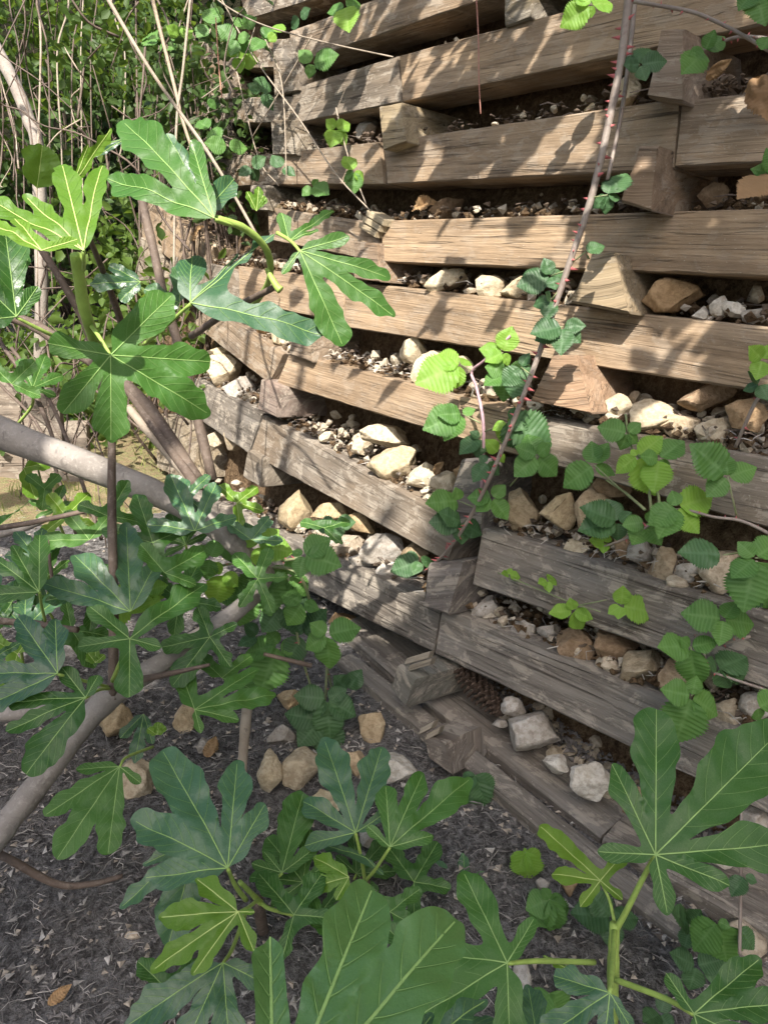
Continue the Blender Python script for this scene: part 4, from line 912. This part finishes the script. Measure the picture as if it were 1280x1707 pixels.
# upper right corner bramble
b8 = thing('bramble_arch', hit(1290, 85, .03), 'thin reddish bramble cane arching across the top right corner', 'bramble')
canes(b8, [[(1052,2,.12),(1100,10,.12),(1160,22,.11),(1225,52,.1),(1290,90,.08)], [(1290,65,.05),(1230,62,.06),(1180,80,.06),(1150,100,.07)]], CANE, (.0028, .0024), th=14)
for c, tips, key, off in [((1175,85),[(1140,118),(1205,62),(1188,52),(1150,90)],'g',.08), ((985,8),[(938,40),(985,28),(1018,5),(960,-10)],'y',.14), ((1255,-15),[(1235,10),(1275,32),(1290,0)],'g',.12), ((1285,60),[(1270,80),(1295,85)],'g',.1), ((1290,290),[(1235,325,'x'),(1255,280),(1280,250)],'g',.06), ((1270,600),[(1252,580,'y'),(1290,575),(1262,628)],'y',.06), ((1265,640),[(1240,650),(1280,665),(1250,620)],'d',.05), ((630,510),[(612,500),(645,520)],'g',.3)]:
    trif(b8, c, off, tips, key)
canes(b8, [[(1290,640,.03),(1262,665,.03),(1240,710,.02),(1225,745,.0)]], CANE, (.0028, .0024), th=4)
# climbers over the top-left of the wall
b9 = thing('bramble_climber', hit(420, 330, .05), 'thin climbing bramble with small leaves over the top left beams', 'bramble')
canes(b9, [[(340,-20,.2),(380,12,.2),(440,42,.2),(540,70,.16),(655,95,.08)], [(365,-10,.2),(420,90,.16),(500,200,.12),(560,290,.1),(618,352,.06)], [(440,60,.15),(470,140,.12),(478,300,.1)], [(395,120,.12),(430,260,.1),(465,310,.08)], [(520,60,.1),(480,130,.1),(420,230,.12)], [(560,180,.04),(580,260,.04),(610,340,.04)]], PALE, (.0022, .0016))
for c, tips, key, off in [((395,65),[(365,45),(385,90),(415,60),(420,85)],'g',.2), ((395,95),[(400,118),(380,80),(428,100)],'y',.18), ((440,65),[(420,80),(455,45),(445,62)],'g',.18), ((460,55),[(448,68),(470,40)],'y',.16), ((345,40),[(330,60),(360,15)],'g',.2), ((575,10),[(548,20),(600,5),(580,45,'y')],'g',.12), ((520,105),[(500,85),(560,92),(515,128)],'g',.1), ((435,155),[(455,180),(415,140),(440,130)],'d',.12), ((405,45),[(390,30),(425,30)],'g',.18), ((560,215),[(545,200),(575,240),(582,205),(552,240)],'y',.06), ((590,285),[(575,260,'y'),(605,300,'y'),(590,320),(572,300)],'g',.06), ((520,310),[(505,325),(545,320),(530,300)],'g',.05), ((380,245),[(345,238),(410,245)],'g',.2), ((420,280),[(440,262),(400,290),(430,300)],'d',.14), ((500,30),[(515,15),(485,45)],'d',.1), ((345,165),[(335,150),(360,180)],'g',.2), ((300,60),[(280,45),(320,50)],'y',.3), ((270,70),[(240,60),(290,80)],'g',.3), ((350,215),[(330,200),(365,235)],'g',.2), ((470,280),[(455,260),(490,290)],'d',.1)]:
    trif(b9, c, off, tips, key)

# ---------------------------------------------------------------- dry stems, dead leaves, small plants
def stem(pts, r0, r1, m, label, n=5):
    P3 = [at(*p) if len(p) == 3 else hit(p[0], p[1], p[3]) for p in pts]
    o = tube('dry_stem', P3, r0, r1, m, None, 6, .15, n, .15); tag(o, label, 'stem', 'dry hanging stems'); return o
stem([(170,-20,1.15),(250,115,1.15),(350,258,1.15),(430,395,1.12)], .0034, .0026, PALE, 'thick pale dry stem slanting from the top left to the fig leaf')
stem([(250,-20,1.5),(295,160,1.5),(306,205,1.48),(360,365,1.45)], .0042, .003, bark_material('tan_stem', (.30, .23, .16), (.40, .32, .23), (.2, .15, .1)), 'tan dry stem crossing the thick pale slanting stem')
stem([(320,-20,1.4),(305,120,1.4),(294,220,1.4),(290,480,1.4)], .003, .0024, PALE, 'upright greenish dry stem just right of the tan crossing stem')
hs = hit(797, 100, .12); stem([(793,-15,1.38),(797,60,1.36),(798,130,1.34),(801,190,1.33)], .0014, .001, bark_material('red_runner', (.30, .13, .1), (.42, .2, .15), (.2, .1, .08)), 'thin reddish runner hanging down in front of the top beams')
stem([(360,30,1.9),(365,110,1.85),(370,162,1.8)], .0016, .0014, bark_material('red_twig', (.35, .15, .1), (.45, .22, .15), (.2, .1, .08)), 'short straight red twig hanging before the dark gap')
VX = [(40,'first'),(62,'second'),(84,'third'),(104,'fourth'),(121,'fifth'),(138,'sixth'),(156,'seventh'),(205,'eighth'),(232,'ninth')]
for i, (x, od) in enumerate(VX):
    d = R_(2.6, 3.6); y1 = R_(200, 330)
    stem([(x + R_(-60, 40), -260, d), (x + R_(-28, 18), -20, d), (x + R_(-9, 9), 90, d), (x, y1, d), (x + R_(-10, 14), y1 + R_(30, 180), d)], R_(.003, .0055), .003, PALE if i % 2 else TWIG, '%s upright thin stem from the left in front of the green thicket' % od)
tr2 = tube('slender_trunk', [at(-230, -500, 3.2), at(-110, -170, 3.2), at(-25, 40, 3.2), at(25, 140, 3.2), at(48, 200, 3.2), at(64, 260, 3.2), at(70, 520, 3.3), at(60, 800, 3.6)], .028, .03, bark_material('white_bark', (.22, .19, .16), (.32, .28, .24), (.14, .12, .1)), None, 10, .1)
tag(tr2, 'slender whitish trunk at the left edge of the thicket', 'trunk')
def dead(px, py, tx, ty, off, label, gnd=False):
    a, b = (ground(px, py, .015), ground(tx, ty, .02)) if gnd else (hit(px, py, off), hit(tx, ty, off + .01))
    ax = b - a; L = ax.length; ax.normalize(); n = ((CAM - a).normalized() + Vector((R_(-.4, .4), R_(-.4, .4), .5))); n = (n - ax * n.dot(ax)).normalized()
    o = bpy.data.objects.new('dead_leaf', random.choice(LM['x'])); COL.objects.link(o)
    o.matrix_world = Matrix.Translation(a) @ Matrix((ax.cross(n), ax, n)).transposed().to_4x4() @ Matrix.Diagonal((L * .55, L, L * 2.2, 1)); tag(o, label, 'dead leaf')
dead(1175,132,1218,98,-.02,'tan curled dead leaf in the dark gap beside the top right header')
dead(1255,130,1285,200,.03,'brown withered leaf hanging at the right edge near the top')
dead(345,1262,360,1225,0,'small tan dead leaf on the mulch below the fig limb', True)
dead(80,1675,120,1640,0,'curled brown dead leaf on the mulch in the bottom left corner', True)
dead(690,350,720,330,-.04,'brown dead leaf tucked under the third beam from the top')
dead(320,400,335,375,.05,'orange-brown dead leaf on the far left beam under the big fig leaf')
dead(722,790,738,770,-.01,'small orange dead leaf on the sunlit stones left of the cane')
def seedling(px, py, tips, key, label, h=.05):
    g = ground(px, py); p = thing('seedling', g, label, 'seedling')
    top = g + Vector((0, 0, h)); V, F = tube_data([g, top], .0012, .0009, 5); new('stem', mesh('stem', V, F), CANED, p)
    d = (top - CAM).dot(FW)
    for t in tips: leaflet(p, top, at(t[0], t[1], d), key, 1.15, 1.0)
seedling(872, 1452, [(874,1414),(862,1452),(898,1448),(880,1465)], 'y', 'tiny seedling with round bright green leaflets on the bare soil', .04)
seedling(910, 1540, [(880,1515),(905,1482),(942,1510),(935,1545),(890,1540),(915,1550)], 'g', 'small toothed green seedling between the shoot and the wall base', .05)
seedling(790, 1330, [(770,1310),(800,1300),(815,1330),(785,1350)], 'd', 'dark little weed in shade beside the lowest beam', .05)
seedling(910, 1690, [(890,1690),(920,1670),(935,1700)], 'g', 'small bright weed low between the bottom fig leaves', .04)
# ground vegetation at the back left
def grass(n, x0, x1, y0, y1):
    V = []; F = []
    for k in range(n):
        x, y = R_(x0, x1), R_(y0, y1)
        if noise.noise(Vector((x * 3, y * 3, 8))) < -.05: continue
        p = Vector((x, y, gz(x, y) + .01)); h = R_(.02, .07); a = R_(0, 6.3); s = Vector((math.cos(a), math.sin(a), 0)) * .0018; l = Vector((R_(-.4, .4), R_(-.4, .4), 1)) * h; b = len(V)
        V += [p - s, p + s, p + l * .6 + s * .7, p + l * .6 - s * .7, p + l + Vector((l.x, l.y, 0)) * .4]; F += [(b, b + 1, b + 2, b + 3), (b + 3, b + 2, b + 4)]
    o = new('grass', mesh('grass', V, F, False), GRASS); tag(o, 'sparse sunlit grass on the bare patch behind the fig', 'grass', kind='stuff')
grass(3500, -3.2, -.65, 2.1, 3.6)

# ---------------------------------------------------------------- leaf masses
def leafcloud(pts, size, flat=.5, nb=None):
    V = []; F = []
    for p in pts:
        s = R_(*size); n = Vector((R_(-1, 1), R_(-1, 1), R_(-.2, 1.2)))
        if nb is not None: n = n * .8 + nb
        n.normalize(); a = n.cross(Vector((R_(-1, 1), R_(-1, 1), R_(-1, 1)))).normalized(); c = n.cross(a); b = len(V); k = n * s * .14; w_ = s * R_(.24, .38)
        V += [p - a * s * .5, p - a * s * .12 + c * w_ + k, p + a * s * .25 + c * w_ * .75 + k, p + a * s * .55, p + a * s * .25 - c * w_ * .75 + k, p - a * s * .12 - c * w_ + k, p - a * s * .12, p + a * s * .25]
        F += [(b, b + 6, b + 1), (b + 6, b + 7, b + 2, b + 1), (b + 7, b + 3, b + 2), (b, b + 5, b + 6), (b + 6, b + 5, b + 4, b + 7), (b + 7, b + 4, b + 3)]
    return V, F
def shrub(px, py, d, rx, rz, n, m, label, size=(.045, .085)):
    c = at(px, py, d); base = Vector((c.x, c.y, gz(c.x, c.y)))
    s = thing('thicket_shrub', base, label, 'shrub', 'shrubs of the thicket'); pts = []; V2 = []; F2 = []
    n = int(n * .62)
    for k in range(int(n / 40)):
        q = Vector((random.gauss(0, .45) * rx, random.gauss(0, .45) * rx, random.gauss(0, .45) * rz)); cc = c + q
        tube_data(smooth_path([base + Vector((q.x * .2, q.y * .2, 0)), base.lerp(cc, .55) + Vector((R_(-.1, .1), R_(-.1, .1), 0)), cc], 3), .007, .002, 4, 0, V2, F2)
        for j in range(40): pts.append(cc + Vector((random.gauss(0, 1), random.gauss(0, 1), random.gauss(0, 1))) * .11)
    V, F = leafcloud(pts, size); new('crown', mesh('crown', V, F), m, s); new('stems', mesh('stems', V2, F2), TWIG, s)
shrub(335, 190, 2.4, .16, .36, 1300, SHRUBD, 'thin dark bush overhanging the left ends of the top beams', (.025, .05))
shrub(270, 90, 3.0, .25, .35, 1300, SHRUB, 'small leafy bush beside the left ends of the top beams', (.03, .055))
shrub(60, 120, 4.3, .6, .9, 3000, SHRUB, 'bright leafy shrub in the top left corner of the thicket')
shrub(190, 60, 5.0, .7, .9, 2600, SHRUB, 'sparse green shrub at the top between the upright stems')
shrub(110, 330, 4.6, .6, .6, 2600, SHRUBD, 'mid green shrub behind the upper left fig leaves')
shrub(250, 240, 5.4, .6, .8, 2000, SHRUBD, 'dark shrub just left of the far end of the wall')
shrub(240, 440, 4.0, .35, .45, 1500, SHRUB, 'low shrub behind the big fig leaf beside the wall end')
shrub(70, 580, 3.8, .6, .35, 1800, SHRUB, 'loose low shrub above the grey fig limb at the left edge', (.045, .085))
shrub(170, 660, 3.2, .4, .22, 1100, SHRUB, 'low weeds behind the lobed fig leaf at left', (.035, .07))
shrub(340, -30, 4.4, .5, .5, 1200, SHRUBD, 'dark shrub hanging over the top left end of the wall')
shrub(-120, 300, 4.2, .6, 1.0, 2000, SHRUB, 'leafy shrub continuing the thicket past the left edge')
def tangle(name, n, box, dd, m, label, r=(.0008, .0024)):
    V = []; F = []
    for k in range(n):
        x, y, d = R_(box[0], box[2]), R_(box[1], box[3]), R_(*dd); a = random.gauss(1.5, .55) * random.choice((1, -1)); l = R_(60, 260)
        pts = [at(x + math.cos(a) * l * t + R_(-14, 14), y + math.sin(a) * l * t + R_(-14, 14), d + R_(-.06, .06)) for t in (-.5, -.15, .2, .5)]
        rr = R_(*r); tube_data(smooth_path(pts, 4), rr * d, rr * d * .6, 4, 0, V, F)
    o = new(name, mesh(name, V, F), m); return tag(o, label, 'twigs', kind='stuff')
tangle('twig_tangle', 42, (-20, -20, 430, 330), (1.7, 3.0), TWIG, 'dark tangle of fine twigs in front of the thicket')
tangle('straw_tangle', 9, (-20, -20, 400, 300), (1.8, 3.0), PALE, 'pale dry stalks tangled in front of the thicket', (.0007, .0017))
tangle('undergrowth_twigs', 60, (-20, 430, 330, 800), (1.5, 2.6), TWIG, 'fine dark twigs in the undergrowth behind the fig limb', (.0008, .002))
shrub(250, 560, 2.6, .25, .25, 520, SHRUB, 'thin weeds beside the left end of the wall', (.03, .06))
shrub(60, 700, 2.9, .25, .12, 420, SHRUBD, 'dark weeds in front of the timber boards', (.03, .06))
# boards of the next wall bay seen at the left edge
bd = thing('timber_board', ground(30, 790), 'pale weathered timber boards standing behind the grey fig limb', 'board')
for k, (x0, x1, y0, y1) in enumerate([(-70,-12,600,795),(-10,50,612,802),(52,112,640,806),(114,150,700,810)]):
    A = ground(x0, y1); Bp = ground(x1, y1); d = 3.1
    TLp, TRp = at(x0, y0, (A - CAM).dot(FW)), at(x1, y0, (Bp - CAM).dot(FW)); TLp.x, TLp.y = A.x, A.y + .06; TRp.x, TRp.y = Bp.x, Bp.y + .06
    o = block('board', [Vector(TLp), Vector(TRp), Bp, A], .03, (.30, .25, .20), segs=4, inward=Vector((0, 1, 0))); o.parent = bd; o.matrix_basis = Matrix.Translation(-bd.location)

# ---------------------------------------------------------------- the tree behind the viewer that throws the shade
oak = thing('shade_tree', (-1.5, -2.6, 0), 'broad leafy tree standing behind the viewpoint and shading the lower wall', 'tree')
def surf_hit(px, py):
    p = hit(px, py); g = ground(px, py) if ray(px, py).z < 0 else None
    if g is not None and (g - CAM).length < (p - CAM).length: return g
    return p
def bnd(x): # lower limit of the sunlit part of the wall, in photo pixels
    K = [(-300,930),(0,930),(250,900),(420,880),(560,840),(700,800),(860,780),(1000,745),(1100,705),(1280,690),(1700,680)]
    for (a, ya), (b, yb) in zip(K, K[1:]):
        if a <= x <= b: return ya + (yb - ya) * (x - a) / (b - a)
    return 800
shade = []; dap = []
LIT = [(at(270, 270, .82), .17), (at(575, 480, .84), .12), (at(90, 320, .66), .12), (at(400, 450, .84), .10), (at(140, 780, 1.28), .08)]
def lit(e): return any(((e - c_) - SUN * (e - c_).dot(SUN)).length < r_ for c_, r_ in LIT)
while len(shade) < 3600:
    x, y = R_(-330, 1560), R_(690, 2300)
    if y < bnd(x) + random.gauss(35, 14): continue
    p = surf_hit(x, y) if random.random() < .72 else at(x, max(y, 950), R_(.55, .9))
    e = p + SUN * R_(4.2, 5.6)
    if lit(e): continue
    shade.append(e)
def dens(x, y):
    if x < 330 and y < 700: return .85
    if y < 120: return .9
    if y < 330: return .66
    if y < 470: return .30
    if y < 640: return .12
    return .10 if x < 500 else .03
k = 0
while k < 1180:
    x, y = R_(-150, 1400), R_(-260, 860)
    if y > bnd(x): continue
    back = x < 320 and y < 640
    p = at(x, y, R_(3.4, 4.8)) if back else hit(x, y); q = p - SUN * (p - Q0).dot(SUN); cl = noise.noise(q * 5.5) * .5 + .5
    if random.random() > dens(x, y) * (2.0 if cl > .52 else .25): continue
    e = p + SUN * (R_(1.7, 3.2) if back else R_(.75, 1.5)); ec = e - CAM; fz = ec.dot(FW)
    if fz > .02 and abs(ec.dot(RT) / fz) < .75 and ec.dot(UP) / fz < .92: continue
    if lit(e): continue
    dap.append(e); k += 1
V, F = leafcloud(shade, (.10, .17), nb=SUN * .5); new('crown', mesh('crown', V, F), SHRUBD, oak)
V, F = leafcloud(dap, (.06, .12), nb=SUN * .3); new('foliage', mesh('foliage', V, F), SHRUB, oak)
tk = Vector((-1.5, -2.6, 0)); tube('trunk', [tk, tk + Vector((.1, .1, 1.2)), tk + Vector((.3, .3, 2.4)), tk + Vector((.8, .8, 3.2))], .16, .07, BARK, oak, 12)
for k in range(16):
    e = random.choice(shade if k < 9 else dap); s_ = tk + Vector((.3, .3, 2.4 + R_(-.3, .6)))
    if any(lit(s_.lerp(e, f_ / 20) + Vector((0, 0, .25 - abs(f_ - 10) * .025))) for f_ in range(21)): continue
    tube('branch', [s_, s_.lerp(e, .5) + Vector((0, 0, .25)), e], .03, .006, BARK, oak, 6)

# ---------------------------------------------------------------- the wood around the place
def big_tree(x, y, h, r, label):
    t = thing('woodland_tree', (x, y, 0), label, 'tree', 'trees around the clearing')
    tube('trunk', [(x, y, -.1), (x + R_(-.1, .1), y, h * .4), (x + R_(-.2, .2), y + R_(-.2, .2), h * .85)], .17, .06, BARK, t, 10)
    pts = []
    for k in range(70):
        c = Vector((x + random.gauss(0, .5) * r, y + random.gauss(0, .5) * r, h * .56 + random.gauss(0, .24) * h))
        for j in range(26): pts.append(c + Vector((random.gauss(0, 1), random.gauss(0, 1), random.gauss(0, 1))) * .28)
    V, F = leafcloud([p for p in pts if p.z > .1], (.18, .32)); new('crown', mesh('crown', V, F), SHRUBD, t)
big_tree(-4.6, 1.6, 5.2, 1.5, 'dense tree left of the clearing')
big_tree(-4.9, -2.0, 5.0, 1.6, 'dense tree left behind the viewpoint')
big_tree(-3.0, -6.4, 5.6, 1.7, 'dense tree far behind the viewpoint to the left')
big_tree(.6, -7.4, 5.4, 1.8, 'dense tree straight behind the viewpoint')
big_tree(3.6, -5.4, 5.6, 1.7, 'dense tree behind the viewpoint to the right')
big_tree(4.6, -1.8, 5.2, 1.6, 'dense tree right of the viewpoint beside the wall')
# the slope carries on above the wall, with shrubs along its top
def upper(s_, t): 
    p = wallpt(s_, 2.15, -.1 - .02); inn = -Vector((NM.x, NM.y, 0)).normalized(); q = p + inn * (t * 5) + Vector((0, 0, t * 4.2)); q.z += .12 * noise.noise(q * 2); return q
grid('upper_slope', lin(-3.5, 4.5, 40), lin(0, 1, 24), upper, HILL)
def crest(s_, lab):
    p = upper(s_, .12); t = thing('crest_shrub', p, lab, 'shrub', 'shrubs above the wall'); pts = []
    for k in range(26):
        c = p + Vector((random.gauss(0, .45), random.gauss(0, .45), .55 + random.gauss(0, .35)))
        for j in range(24): pts.append(c + Vector((random.gauss(0, 1), random.gauss(0, 1), random.gauss(0, 1))) * .16)
    V, F = leafcloud(pts, (.08, .15)); new('crown', mesh('crown', V, F), SHRUBD, t)
    tube('stem', [p, p + Vector((0, 0, .6))], .02, .01, TWIG, t, 6)
for s_, lab in ((-.8, 'nearest shrub'), (.3, 'second nearest shrub'), (1.3, 'third nearest shrub'), (2.3, 'farthest shrub')): crest(s_, lab + ' growing on the slope above the wall')
